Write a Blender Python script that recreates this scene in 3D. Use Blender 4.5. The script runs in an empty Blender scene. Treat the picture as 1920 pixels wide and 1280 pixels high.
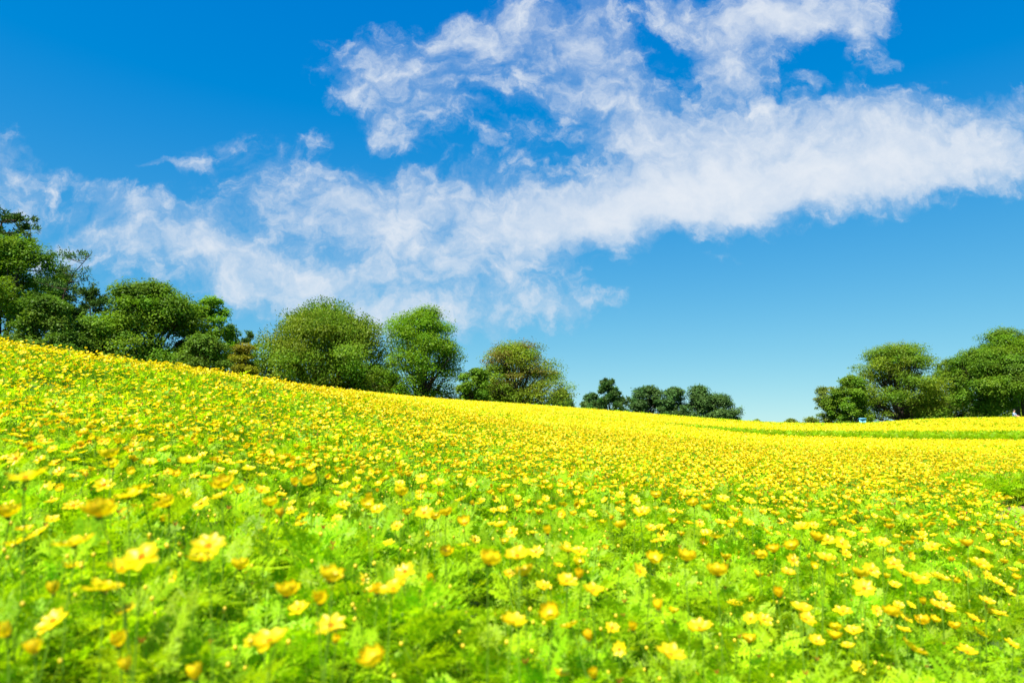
import bpy, math, random
import numpy as np
from mathutils import Vector, Matrix, Euler

rng = np.random.default_rng(11)
random.seed(11)
R = math.radians
scene = bpy.context.scene
col = scene.collection

# ------------------------------------------------------------------ camera
CZ = 1.0                    # lens height above the path datum
FPX = 1280.0                # focal length in pixels of the 1920 wide picture
PITCH = math.atan(152.0 / FPX)
cam_d = bpy.data.cameras.new('camera')
cam = bpy.data.objects.new('camera', cam_d)
col.objects.link(cam)
cam.location = (0, 0, CZ)
cam.rotation_euler = (R(90) + PITCH, 0, 0)
cam_d.sensor_width = 36
cam_d.lens = 24
cam_d.clip_end = 6000
cam_d.clip_start = 0.02
cam_d.dof.use_dof = True
cam_d.dof.focus_distance = 14
cam_d.dof.aperture_fstop = 2.9
scene.camera = cam

def ray(px, row):
    """direction (y = 1) of a point of the 1920x1280 photograph"""
    cx, cy = (px - 960) / FPX, (640 - row) / FPX
    c, s = math.cos(PITCH), math.sin(PITCH)
    y = c - cy * s
    z = s + cy * c
    return cx / y, z / y

# ------------------------------------------------------------------ light
SUN_EL, SUN_AZ = R(57), R(-150)      # azimuth measured from +Y towards +X : behind the camera, on its left
EXPOSURE = 1.3
SKY = 0.078
SKY_SOFT = 0.09
sun_dir = Vector((math.sin(SUN_AZ) * math.cos(SUN_EL), math.cos(SUN_AZ) * math.cos(SUN_EL), math.sin(SUN_EL)))
sl = bpy.data.lights.new('sun', 'SUN')
sl.energy = 4.6
sl.angle = R(0.53)
sl.color = (1.0, 0.955, 0.88)
so = bpy.data.objects.new('sun', sl)
col.objects.link(so)
so.rotation_euler = (-sun_dir).to_track_quat('-Z', 'Y').to_euler()
scene.view_settings.view_transform = 'Standard'
scene.view_settings.look = 'None'
scene.view_settings.exposure = EXPOSURE
scene.view_settings.gamma = 1.0
scene.cycles.max_bounces = 10
scene.cycles.diffuse_bounces = 5
scene.cycles.transmission_bounces = 6
scene.cycles.transparent_max_bounces = 6
scene.cycles.use_denoising = True

# ------------------------------------------------------------------ sky with clouds
world = bpy.data.worlds.new('World')
scene.world = world
world.use_nodes = True
nt = world.node_tree
nt.nodes.clear()
N, L = nt.nodes.new, nt.links.new
wout = N('ShaderNodeOutputWorld')
bg = N('ShaderNodeBackground')
L(bg.outputs[0], wout.inputs[0])
bg.inputs['Strength'].default_value = SKY
sky = N('ShaderNodeTexSky')
sky.sky_type = 'NISHITA'
sky.sun_disc = False
sky.sun_elevation = SUN_EL
sky.sun_rotation = SUN_AZ
sky.altitude = 100
sky.air_density = 1.0
sky.dust_density = 0.15
sky.ozone_density = 2.5
hs = N('ShaderNodeHueSaturation')
hs.inputs['Saturation'].default_value = 1.22
hs.inputs['Value'].default_value = 1.0
skv = N('ShaderNodeVectorMath'); skv.operation = 'MULTIPLY_ADD'
skt_ = N('ShaderNodeTexCoord'); L(skt_.outputs['Generated'], skv.inputs[0])
skv.inputs[1].default_value = (1, 1, .95); skv.inputs[2].default_value = (0, 0, .05)
skn = N('ShaderNodeVectorMath'); skn.operation = 'NORMALIZE'; L(skv.outputs[0], skn.inputs[0]); L(skn.outputs[0], sky.inputs['Vector'])
L(sky.outputs[0], hs.inputs['Color'])

def math_node(op, a, b=None, clamp=False):
    n = N('ShaderNodeMath'); n.operation = op; n.use_clamp = clamp
    for i, v in enumerate((a, b)):
        if v is None: continue
        if isinstance(v, (int, float)): n.inputs[i].default_value = v
        else: L(v, n.inputs[i])
    return n.outputs[0]

tc = N('ShaderNodeTexCoord')
sep = N('ShaderNodeSeparateXYZ')
L(tc.outputs['Generated'], sep.inputs[0])
yy = math_node('MAXIMUM', math_node('ABSOLUTE', sep.outputs[1]), 0.05)
uu = math_node('DIVIDE', sep.outputs[0], yy)
vv = math_node('DIVIDE', sep.outputs[2], yy)
uv = N('ShaderNodeCombineXYZ')
L(uu, uv.inputs[0]); L(vv, uv.inputs[1])
def noise(scale, detail, rough, src, dist=0.0):
    n = N('ShaderNodeTexNoise'); n.noise_dimensions = '3D'
    n.inputs['Scale'].default_value = scale
    n.inputs['Detail'].default_value = detail
    n.inputs['Roughness'].default_value = rough
    n.inputs['Distortion'].default_value = dist
    L(src, n.inputs['Vector'])
    return n
def vmath(op, a, b=None, s=None):
    n = N('ShaderNodeVectorMath'); n.operation = op
    for i, v in enumerate((a, b)):
        if v is None: continue
        if isinstance(v, tuple): n.inputs[i].default_value = v
        else: L(v, n.inputs[i])
    if s is not None: n.inputs['Scale'].default_value = s
    return n.outputs[0] if op != 'LENGTH' else n.outputs['Value']
# warp the outline of every cloud bank
w1 = noise(5.0, 3, 0.55, uv.outputs[0])
wv = vmath('SCALE', vmath('SUBTRACT', w1.outputs['Color'], (0.5, 0.5, 0.5)), s=0.13)
w2 = noise(26.0, 4, 0.6, uv.outputs[0])
wv2 = vmath('SCALE', vmath('SUBTRACT', w2.outputs['Color'], (0.5, 0.5, 0.5)), s=0.048)
puv = vmath('ADD', vmath('ADD', uv.outputs[0], wv), wv2)
BANKS = [  # px, row, half length, half height, tilt, weight
    (1500, 285, 350, 105, 4, 1.3), (1330, 372, 420, 74, 6, 1.5), (1790, 312, 270, 74, 6, 1.35), (1080, 405, 230, 78, 12, 1.05),
    (1290, 262, 200, 90, 10, .85), (1650, 222, 160, 44, 0, .55), (1895, 212, 75, 48, 20, .85),
    (755, 150, 150, 100, -25, .85), (1000, 120, 185, 115, -10, .66), (1160, 175, 140, 110, -30, .85), (930, 42, 140, 55, 0, .72),
    (1110, 40, 100, 70, 0, .72), (870, 75, 90, 60, -30, .4),
    (1290, 18, 95, 48, -15, .9), (1400, 75, 90, 75, 35, 1.0), (1340, 105, 60, 40, -50, .7), (1385, 150, 85, 30, 15, .6), (1450, 25, 90, 50, 0, .8),
    (1605, 45, 80, 66, -70, 1.0), (1490, 45, 70, 45, 0, .8), (1512, 148, 30, 18, -20, .6), (1663, 132, 28, 18, -35, .5), (1540, 12, 130, 45, 0, .85),
    (740, 262, 58, 30, -20, .65), (590, 250, 58, 22, 10, .55), (382, 300, 46, 20, -5, .75), (305, 298, 36, 11, 10, .5),
    (5, 330, 100, 85, -45, .75), (150, 330, 105, 22, -14, .42), (235, 372, 75, 26, -18, .45), (330, 430, 190, 62, -14, .78),
    (540, 345, 170, 60, -18, .52), (610, 420, 190, 62, -10, .72), (720, 395, 170, 80, 0, .75), (860, 375, 170, 80, 10, .8),
    (430, 505, 240, 58, -12, .8), (610, 562, 270, 55, -8, .85), (760, 505, 230, 60, -6, .7), (960, 585, 220, 42, 6, .75),
    (910, 480, 190, 62, 10, .72), (1010, 525, 150, 42, 12, .45), (110, 465, 150, 60, 0, .45), (700, 600, 190, 38, 0, .5),
    (960, 260, 120, 40, -20, .3), (1390, 482, 60, 12, 5, .3), (560, 300, 110, 40, -20, .32), (1070, 574, 100, 20, 4, .42), (430, 480, 430, 120, -8, .22), (130, 430, 200, 90, 0, .16),
]
acc = None
for (px, row, a, b, ang, w) in BANKS:
    u0, v0 = ray(px, row)
    ax, az = ray(px + a * math.cos(R(ang)), row - a * math.sin(R(ang)))
    bx, bz = ray(px - b * math.sin(R(ang)), row - b * math.cos(R(ang)))
    la, lb = math.hypot(ax - u0, az - v0), math.hypot(bx - u0, bz - v0)
    m = N('ShaderNodeMapping'); m.vector_type = 'TEXTURE'
    m.inputs['Location'].default_value = (u0, v0, 0)
    m.inputs['Rotation'].default_value = (0, 0, math.atan2(az - v0, ax - u0))
    m.inputs['Scale'].default_value = (la, lb, 1)
    L(puv, m.inputs['Vector'])
    ln = vmath('LENGTH', m.outputs[0])
    mr = N('ShaderNodeMapRange'); mr.interpolation_type = 'SMOOTHSTEP'
    mr.inputs['From Min'].default_value = 1.4; mr.inputs['From Max'].default_value = 0.25
    mr.inputs['To Min'].default_value = 0; mr.inputs['To Max'].default_value = w
    L(ln, mr.inputs['Value'])
    if acc is None: acc = mr.outputs[0]
    else:
        # soft union: a + b - a*b*0.75
        p = math_node('MULTIPLY', math_node('MULTIPLY', acc, mr.outputs[0]), 0.62)
        acc = math_node('SUBTRACT', math_node('ADD', acc, mr.outputs[0]), p)
# stretched mackerel texture
mp = N('ShaderNodeMapping'); mp.vector_type = 'POINT'
mp.inputs['Rotation'].default_value = (0, 0, R(28)); mp.inputs['Scale'].default_value = (1.0, 1.5, 1)
L(puv, mp.inputs['Vector'])
n_big = noise(12.0, 9, 0.60, mp.outputs[0], 0.0)
n_fine = noise(32, 8, 0.62, puv, 0.1)
tex = math_node('ADD', math_node('MULTIPLY', math_node('SUBTRACT', n_big.outputs[0], 0.5), 3.9),
                math_node('MULTIPLY', math_node('SUBTRACT', n_fine.outputs[0], 0.5), 2.1))
# solid banks are less broken up than thin ones
amp = N('ShaderNodeMapRange'); amp.inputs['From Min'].default_value = 0.4; amp.inputs['From Max'].default_value = 1.5
amp.inputs['To Min'].default_value = 1.0; amp.inputs['To Max'].default_value = 0.2
L(acc, amp.inputs['Value'])
dens = math_node('ADD', acc, math_node('MULTIPLY', tex, amp.outputs[0]))
cov = N('ShaderNodeMapRange'); cov.interpolation_type = 'SMOOTHSTEP'
cov.inputs['From Min'].default_value = 0.12; cov.inputs['From Max'].default_value = 1.75
cov.inputs['To Min'].default_value = 0.0; cov.inputs['To Max'].default_value = 0.95
L(dens, cov.inputs['Value'])
gate = N('ShaderNodeMapRange'); gate.inputs['From Min'].default_value = 0.02; gate.inputs['From Max'].default_value = 0.30
L(acc, gate.inputs['Value'])
veil = N('ShaderNodeMapRange'); veil.interpolation_type = 'SMOOTHSTEP'
veil.inputs['From Min'].default_value = 0.1; veil.inputs['From Max'].default_value = 1.2
veil.inputs['To Min'].default_value = 0.0; veil.inputs['To Max'].default_value = 0.44
L(math_node('ADD', acc, math_node('MULTIPLY', tex, 0.5)), veil.inputs['Value'])
covg = math_node('MULTIPLY', math_node('MAXIMUM', cov.outputs[0], veil.outputs[0]), gate.outputs[0])
front = N('ShaderNodeMapRange'); front.inputs['From Min'].default_value = 0.0; front.inputs['From Max'].default_value = 0.15
L(sep.outputs[1], front.inputs['Value'])
covf = math_node('MULTIPLY', covg, front.outputs[0])
mixc = N('ShaderNodeMix'); mixc.data_type = 'RGBA'
L(covf, mixc.inputs['Factor'])
skt = vmath('MULTIPLY', hs.outputs[0], (0.66, 1.02, 1.20))
skc = vmath('DIVIDE', skt, vmath('ADD', vmath('SCALE', skt, s=SKY_SOFT), (1.0, 1.0, 1.0)))
ska = vmath('ADD', vmath('MULTIPLY', skc, (1.1, .97, .48)), (-.42, -.04, 2.12))
skm = vmath('MAXIMUM', ska, (0, 0, 0))
L(skm, mixc.inputs['A'])
ccol = N('ShaderNodeMix'); ccol.data_type = 'RGBA'
cshade = N('ShaderNodeMapRange'); cshade.inputs['From Min'].default_value = 0.6; cshade.inputs['From Max'].default_value = 2.1
L(dens, cshade.inputs['Value'])
L(cshade.outputs[0], ccol.inputs['Factor'])
ccol.inputs['A'].default_value = (3.2, 3.75, 4.4, 1)
ccol.inputs['B'].default_value = (4.65, 4.78, 4.98, 1)
L(ccol.outputs['Result'], mixc.inputs['B'])
L(mixc.outputs['Result'], bg.inputs['Color'])

# ------------------------------------------------------------------ helpers
def mat_new(name):
    m = bpy.data.materials.new(name); m.use_nodes = True
    m.node_tree.nodes.clear()
    return m, m.node_tree

def leaf_mat(name, base, trans, gloss=0.06, rough=0.45, tfac=0.42, hue=0.03, val=0.35, use_attr=True, use_rand=False, dark=None):
    """thin plant tissue: diffuse front, light through the blade, a little sheen"""
    m, t = mat_new(name)
    n, l = t.nodes.new, t.links.new
    out = n('ShaderNodeOutputMaterial')
    dif, tra, glo = n('ShaderNodeBsdfDiffuse'), n('ShaderNodeBsdfTranslucent'), n('ShaderNodeBsdfGlossy')
    glo.inputs['Roughness'].default_value = rough
    glo.inputs['Color'].default_value = (1, 1, 1, 1)
    mx1, mx2 = n('ShaderNodeMixShader'), n('ShaderNodeMixShader')
    mx1.inputs[0].default_value = tfac
    mx2.inputs[0].default_value = gloss
    l(dif.outputs[0], mx1.inputs[1]); l(tra.outputs[0], mx1.inputs[2])
    l(mx1.outputs[0], mx2.inputs[1]); l(glo.outputs[0], mx2.inputs[2])
    l(mx2.outputs[0], out.inputs[0])
    def vary(c, src):
        h = n('ShaderNodeHueSaturation'); h.inputs['Color'].default_value = (*c, 1)
        a = n('ShaderNodeMapRange'); a.inputs['To Min'].default_value = 0.5 - hue; a.inputs['To Max'].default_value = 0.5 + hue
        b = n('ShaderNodeMapRange'); b.inputs['To Min'].default_value = 1 - val; b.inputs['To Max'].default_value = 1 + val
        l(src[0], a.inputs[0]); l(src[1], b.inputs[0])
        l(a.outputs[0], h.inputs['Hue']); l(b.outputs[0], h.inputs['Value'])
        return h.outputs[0]
    if use_rand:
        oi = n('ShaderNodeObjectInfo')
        wn = n('ShaderNodeTexWhiteNoise'); wn.noise_dimensions = '1D'
        l(oi.outputs['Random'], wn.inputs['W'])
        src = (oi.outputs['Random'], wn.outputs[0])
        if use_attr:
            at = n('ShaderNodeAttribute'); at.attribute_name = 'tint'
            s2 = n('ShaderNodeSeparateColor'); l(at.outputs['Color'], s2.inputs[0])
            a1 = n('ShaderNodeMath'); a1.operation = 'MULTIPLY_ADD'; l(s2.outputs[0], a1.inputs[0]); a1.inputs[1].default_value = .5
            a0 = n('ShaderNodeMath'); a0.operation = 'MULTIPLY'; l(oi.outputs['Random'], a0.inputs[0]); a0.inputs[1].default_value = .5
            l(a0.outputs[0], a1.inputs[2])
            b1 = n('ShaderNodeMath'); b1.operation = 'MULTIPLY_ADD'; l(s2.outputs[1], b1.inputs[0]); b1.inputs[1].default_value = .6
            b0 = n('ShaderNodeMath'); b0.operation = 'MULTIPLY'; l(wn.outputs[0], b0.inputs[0]); b0.inputs[1].default_value = .4
            l(b0.outputs[0], b1.inputs[2])
            src = (a1.outputs[0], b1.outputs[0])
        l(vary(base, src), dif.inputs[0]); l(vary(trans, src), tra.inputs[0])
    elif use_attr:
        at = n('ShaderNodeAttribute'); at.attribute_name = 'tint'
        sp = n('ShaderNodeSeparateColor'); l(at.outputs['Color'], sp.inputs[0])
        src = (sp.outputs[0], sp.outputs[1])
        l(vary(base, src), dif.inputs[0]); l(vary(trans, src), tra.inputs[0])
    else:
        dif.inputs[0].default_value = (*base, 1); tra.inputs[0].default_value = (*trans, 1)
    return m

def rough_mat(name, c1, c2, scale=8, rough=0.9, bump=0.3, c3=None):
    m, t = mat_new(name)
    n, l = t.nodes.new, t.links.new
    out = n('ShaderNodeOutputMaterial'); bs = n('ShaderNodeBsdfPrincipled')
    l(bs.outputs[0], out.inputs[0]); bs.inputs['Roughness'].default_value = rough
    tcn = n('ShaderNodeTexCoord'); nz = n('ShaderNodeTexNoise')
    nz.inputs['Scale'].default_value = scale; nz.inputs['Detail'].default_value = 8; nz.inputs['Roughness'].default_value = .65
    l(tcn.outputs['Object'], nz.inputs['Vector'])
    cr = n('ShaderNodeValToRGB')
    cr.color_ramp.elements[0].position = .35; cr.color_ramp.elements[0].color = (*c1, 1)
    cr.color_ramp.elements[1].position = .65; cr.color_ramp.elements[1].color = (*c2, 1)
    if c3:
        e = cr.color_ramp.elements.new(.72); e.color = (*c3, 1)
    l(nz.outputs[0], cr.inputs[0]); l(cr.outputs[0], bs.inputs['Base Color'])
    bp = n('ShaderNodeBump'); bp.inputs['Strength'].default_value = bump; bp.inputs['Distance'].default_value = .03
    l(nz.outputs[0], bp.inputs['Height']); l(bp.outputs[0], bs.inputs['Normal'])
    return m

def mesh_np(name, verts, faces, mats, face_mat=None, tint=None, smooth=False):
    """verts (n,3), faces (m,k) equal sized or list of such arrays"""
    me = bpy.data.meshes.new(name)
    if not isinstance(faces, list): faces = [faces]
    faces = [np.asarray(f, np.int32) for f in faces if len(f)]
    verts = np.asarray(verts, np.float32)
    nl = sum(f.size for f in faces); nf = sum(len(f) for f in faces)
    me.vertices.add(len(verts)); me.loops.add(nl); me.polygons.add(nf)
    me.vertices.foreach_set('co', verts.ravel())
    me.loops.foreach_set('vertex_index', np.concatenate([f.ravel() for f in faces]))
    sizes = np.concatenate([np.full(len(f), f.shape[1], np.int32) for f in faces])
    starts = np.concatenate([[0], np.cumsum(sizes)[:-1]]).astype(np.int32)
    me.polygons.foreach_set('loop_start', starts)
    try: me.polygons.foreach_set('loop_total', sizes)
    except Exception: pass
    for m in mats: me.materials.append(m)
    if face_mat is not None: me.polygons.foreach_set('material_index', np.asarray(face_mat, np.int32))
    if smooth: me.polygons.foreach_set('use_smooth', np.ones(nf, bool))
    if tint is not None:
        ca = me.color_attributes.new('tint', 'FLOAT_COLOR', 'POINT')
        ca.data.foreach_set('color', np.asarray(tint, np.float32).ravel())
    me.update(calc_edges=True); me.validate()
    return me

def put(name, me, parent=None, loc=None):
    o = bpy.data.objects.new(name, me); col.objects.link(o)
    if parent is not None: o.parent = parent
    if loc is not None: o.location = loc
    return o
def tag(o, label=None, cat=None, group=None, kind=None):
    if label: o['label'] = label
    if cat: o['category'] = cat
    if group: o['group'] = group
    if kind: o['kind'] = kind
    return o
def empty(name, loc):
    o = bpy.data.objects.new(name, None); col.objects.link(o); o.location = loc
    o.empty_display_size = .1
    return o

def unit(v): return v / np.maximum(np.linalg.norm(v, axis=-1, keepdims=True), 1e-9)

class Geo:
    """collects quads/tris, several materials"""
    def __init__(s): s.v = []; s.f = []; s.m = []; s.t = []; s.n = 0
    def add(s, v, f, m=0, t=None):
        v = np.asarray(v, float); f = np.asarray(f, int)
        if f.shape[1] == 3: f = np.hstack([f, f[:, 2:3]]) * 1; tri = True
        s.v.append(v); s.f.append(f + s.n); s.m.append(np.full(len(f), m)); s.n += len(v)
        s.t.append(np.tile([.5, .5, .5, 1.], (len(v), 1)) if t is None else np.broadcast_to(t, (len(v), 4)))
    def mesh(s, name, mats, smooth=False):
        v = np.vstack(s.v); f = np.vstack(s.f); m = np.concatenate(s.m); t = np.vstack(s.t)
        tri = f[:, 2] == f[:, 3]
        fs, fm = [], []
        if (~tri).any(): fs.append(f[~tri]); fm.append(m[~tri])
        if tri.any(): fs.append(f[tri][:, :3]); fm.append(m[tri])
        return mesh_np(name, v, fs, mats, np.concatenate(fm), t, smooth)

def tube(g, pts, rad, sides=6, m=0, t=None, cap=True):
    pts = np.asarray(pts, float); k = len(pts); rad = np.broadcast_to(rad, (k,))
    tan = unit(np.gradient(pts, axis=0))
    ref = np.where(np.abs(tan[:, 2:3]) > .9, [[1., 0, 0]], [[0, 0, 1.]])
    a = unit(np.cross(tan, ref)); b = np.cross(tan, a)
    an = np.linspace(0, 2 * np.pi, sides, endpoint=False)
    v = pts[:, None] + rad[:, None, None] * (a[:, None] * np.cos(an)[None, :, None] + b[:, None] * np.sin(an)[None, :, None])
    v = v.reshape(-1, 3)
    i = np.arange(k - 1)[:, None] * sides; j = np.arange(sides)[None]; j2 = (j + 1) % sides
    f = np.stack([i + j, i + j2, i + sides + j2, i + sides + j], -1).reshape(-1, 4)
    g.add(v, f, m, t)

def ball(g, c, r, m=0, t=None, seg=6, rings=4):
    v = []
    for i in range(rings + 1):
        th = math.pi * i / rings
        for j in range(seg):
            ph = 2 * math.pi * j / seg
            v.append((c[0] + r[0] * math.sin(th) * math.cos(ph), c[1] + r[1] * math.sin(th) * math.sin(ph), c[2] + r[2] * math.cos(th)))
    f = [(i * seg + j, (i + 1) * seg + j, (i + 1) * seg + (j + 1) % seg, i * seg + (j + 1) % seg) for i in range(rings) for j in range(seg)]
    g.add(v, f, m, t)

# value noise for layout
_tab = rng.random((256, 256))
def vnoise(x, y, s):
    x = np.asarray(x) / s + 91.3; y = np.asarray(y) / s + 47.7
    xi, yi = np.floor(x).astype(int), np.floor(y).astype(int)
    fx, fy = x - xi, y - yi
    fx = fx * fx * (3 - 2 * fx); fy = fy * fy * (3 - 2 * fy)
    g = lambda a, b: _tab[a % 256, b % 256]
    return (g(xi, yi) * (1 - fx) * (1 - fy) + g(xi + 1, yi) * fx * (1 - fy) + g(xi, yi + 1) * (1 - fx) * fy + g(xi + 1, yi + 1) * fx * fy)

# ------------------------------------------------------------------ terrain
# height of the flower tops relative to the lens, by bearing (column of the photograph) and depth in metres
DEP = np.array([1.5, 2.5, 4, 5.5, 7, 8.5, 10, 12, 16, 20, 24, 27, 30, 40, 50, 60, 75, 100, 160.])
HT = {
    -350: [-0.2, -0.1, 0.2, 0.5, 0.95, 1.45, 1.7, 1.9, 2.0, 2.0, 2.0, 2.0, 2.0, 2.0, 2.0, 2.0, 1.9, 1.5, 0.0],
    0: [-0.26, -0.2, 0.0, 0.2, 0.52, 1.0, 1.14, 1.2, 1.25, 1.3, 1.3, 1.3, 1.3, 1.3, 1.3, 1.3, 1.2, 0.8, -0.5],
    240: [-0.31, -0.26, -0.1, 0.08, 0.36, 0.76, 0.9, 0.95, 1.0, 1.1, 1.15, 1.175, 1.2, 1.2, 1.2, 1.2, 1.1, 0.8, -0.5],
    480: [-0.36, -0.32, -0.22, -0.08, 0.18, 0.53, 0.64, 0.7, 0.8, 0.9, 0.95, 0.975, 1.0, 1.1, 1.2, 1.2, 1.1, 0.8, -0.5],
    620: [-0.4, -0.36, -0.3, -0.2, -0.02, 0.24, 0.44, 0.57, 0.79, 0.99, 1.12, 1.21, 1.3, 1.3, 1.3, 1.2, 1.0, 0.6, -0.6],
    720: [-0.42, -0.38, -0.33, -0.26, -0.14, 0.0, 0.13, 0.3, 0.56, 0.79, 0.98, 1.11, 1.24, 1.45, 1.5, 1.4, 1.2, 0.6, -0.7],
    960: [-0.44, -0.42, -0.39, -0.38, -0.36, -0.33, -0.28, -0.2, -0.02, 0.17, 0.38, 0.54, 0.7, 1.12, 1.25, 1.2, 1.0, 0.4, -1.0],
    1200: [-0.5, -0.5, -0.5, -0.5, -0.5, -0.48, -0.46, -0.42, -0.3, -0.17, -0.04, 0.07, 0.18, 0.52, 0.64, 0.6, 0.4, -0.2, -1.5],
    1440: [-0.55, -0.56, -0.56, -0.57, -0.57, -0.57, -0.57, -0.57, -0.54, -0.5, -0.53, -0.29, -0.27, -0.1, -0.05, -0.07, -0.3, -0.9, -2.2],
    1620: [-0.585, -0.59, -0.585, -0.595, -0.595, -0.595, -0.6, -0.595, -0.57, -0.54, -0.575, -0.29, -0.27, -0.13, -0.13, -0.2, -0.2, -0.8, -2.2],
    1720: [-0.62, -0.62, -0.61, -0.62, -0.62, -0.62, -0.63, -0.62, -0.6, -0.58, -0.62, -0.29, -0.27, 0.13, 0.27, 0.17, -0.1, -0.7, -2.2],
    1920: [-0.7, -0.68, -0.65, -0.64, -0.66, -0.67, -0.67, -0.66, -0.64, -0.6, -0.63, -0.26, -0.24, 0.2, 0.4, 0.3, 0.0, -0.5, -2.0],
    2300: [-0.9, -0.86, -0.8, -0.75, -0.73, -0.72, -0.7, -0.68, -0.64, -0.6, -0.61, -0.22, -0.2, 0.25, 0.45, 0.4, 0.1, -0.5, -2.0],
}
_px = np.array(sorted(HT)); _tb = np.array([HT[k] for k in _px], float)
GA = np.linspace(-350, 2300, 240); GD = np.exp(np.linspace(math.log(1.0), math.log(160), 170))
_t1 = np.stack([np.interp(np.log(GD), np.log(DEP), r) for r in _tb])
GRID = np.stack([np.interp(GA, _px, _t1[:, j]) for j in range(len(GD))], 1)
def _blur(a, ax, s):
    k = np.exp(-.5 * (np.arange(-3 * s, 3 * s + 1) / s) ** 2); k /= k.sum()
    p = [(0, 0), (0, 0)]; p[ax] = (3 * s, 3 * s)
    a = np.pad(a, p, mode='edge')
    return np.apply_along_axis(lambda r: np.convolve(r, k, 'valid'), ax, a)
GRID = _blur(_blur(GRID, 0, 4), 1, 1)
def canopy(x, y):
    x = np.asarray(x, float); y = np.asarray(y, float)
    th = np.arctan2(x, y); r = np.hypot(x, y)
    t0, t1 = math.atan((-350 - 960) / FPX), math.atan((2300 - 960) / FPX)
    tc_ = np.clip(th, t0, t1)
    px = 960 + FPX * np.tan(tc_); d = np.clip(r * np.cos(tc_), 1.001, 159)
    gi = np.clip((px - GA[0]) / (GA[1] - GA[0]), 0, len(GA) - 1.001)
    gj = np.clip(np.log(d) / math.log(160) * (len(GD) - 1), 0, len(GD) - 1.001)
    i, j = gi.astype(int), gj.astype(int); fi, fj = gi - i, gj - j
    z = GRID[i, j] * (1 - fi) * (1 - fj) + GRID[i + 1, j] * fi * (1 - fj) + GRID[i, j + 1] * (1 - fi) * fj + GRID[i + 1, j + 1] * fi * fj
    sm = lambda a, b, t: (lambda q: q * q * (3 - 2 * q))(np.clip((t - a) / (b - a), 0, 1))
    w = sm(1.0, 2.3, r)
    z = z * w + (-.46 - .2 * np.clip(x, -3, 3)) * (1 - w)
    wb = sm(1.1, 2.2, np.abs(th))
    z = z * (1 - wb) + (-.5 - .12 * np.clip(x, -5, 5)) * wb
    far = sm(130, 600, r)
    z = z * (1 - far) - 3.0 * far
    return z
PLANT = 0.42
def ground(x, y):
    return canopy(x, y) - PLANT + CZ

# soil path: notch at the right, and a second one across the field farther back
def seg_side(px_, py_, poly):
    x, y = np.asarray(px_), np.asarray(py_)
    inside = np.zeros(np.broadcast(x, y).shape, bool)
    n = len(poly)
    for i in range(n):
        (x1, y1), (x2, y2) = poly[i], poly[(i + 1) % n]
        c = ((y1 > y) != (y2 > y))
        with np.errstate(divide='ignore', invalid='ignore'):
            inside ^= c & (x < (x2 - x1) * (y - y1) / (y2 - y1 + 1e-12) + x1)
    return inside
PATH1 = [(1.0, -2.0), (1.05, 0.6), (1.35, 1.6), (1.85, 2.3), (2.5, 3.1), (3.25, 4.2), (3.74, 5.0), (4.6, 6.6), (5.1, 7.9), (5.7, 8.5), (6.4, 8.85), (7.2, 9.0),
         (16, 9.6), (16, 5.0), (7.5, 4.0), (4.6, 2.0), (3.6, -2)]
def path2_band(x):
    return 24.3 + .5 * np.sin(x * .25), 26.4 + .5 * np.sin(x * .22 + .5)
def on_path2(x, y, g=0.):
    a, b = path2_band(x)
    w = np.clip((x - 5.6) / 3.0, 0, 1)
    mid = (a + b) / 2; hw = (b - a) / 2 * w - g
    return (np.abs(y - mid) < hw) & (x > 5.6)
def bare(x, y):
    return seg_side(x, y, PATH1) | on_path2(np.asarray(x), np.asarray(y))
def in_bed(x, y):
    r = np.hypot(x, y)
    return ~bare(x, y)

gx = np.unique(np.concatenate([np.linspace(-12, 14, 131), np.linspace(-60, 60, 121), np.linspace(-200, 200, 61), np.array([-2500, -1500, -900, -500, -300, 300, 500, 900, 1500, 2500.])]))
gy = np.unique(np.concatenate([np.linspace(-4, 14, 91), np.linspace(-20, 70, 91), np.linspace(-60, 220, 57), np.array([-1500, -600, -200, 300, 450, 700, 1100, 1800, 3000.])]))
X, Y = np.meshgrid(gx, gy)
Z = ground(X, Y) + .03 * (vnoise(X, Y, .7) - .5) * (np.hypot(X, Y) < 60)
V = np.stack([X, Y, Z], -1).reshape(-1, 3)
nx, ny = len(gx), len(gy)
I = (np.arange(ny - 1)[:, None] * nx + np.arange(nx - 1)[None]).ravel()
F = np.stack([I, I + 1, I + nx + 1, I + nx], 1)
m_ground = rough_mat('field_soil', (.03, .06, .010), (.05, .11, .014), 3.0, .95, .5, (.07, .07, .02))
tag(put('ground', mesh_np('ground', V, F, [m_ground], smooth=True)), kind='structure')

m_path = rough_mat('dry_soil', (.19, .10, .045), (.31, .19, .09), 5.0, .95, .9, (.20, .17, .06))
def path_sheet(name, x0, x1, y0, y1, st, test):
    xs, ys = np.arange(x0, x1, st), np.arange(y0, y1, st)
    X, Y = np.meshgrid(xs, ys)
    Z = ground(X, Y) + .022 + .02 * (vnoise(X, Y, .25) - .5) + .02 * (vnoise(X, Y, .08) - .5)
    V = np.stack([X, Y, Z], -1).reshape(-1, 3); n = len(xs)
    I = (np.arange(len(ys) - 1)[:, None] * n + np.arange(n - 1)[None]).ravel()
    F = np.stack([I, I + 1, I + n + 1, I + n], 1)
    c = V[F].mean(1)
    F = F[test(c[:, 0], c[:, 1])]
    u, inv = np.unique(F, return_inverse=True)
    return tag(put(name, mesh_np(name, V[u], inv.reshape(F.shape), [m_path], smooth=True)), kind='structure')
path_sheet('path', .8, 16, -2, 11, .1, lambda x, y: seg_side(x, y, PATH1))
path_sheet('path', 5, 50, 23, 28, .25, lambda x, y: on_path2(x, y))

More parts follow.
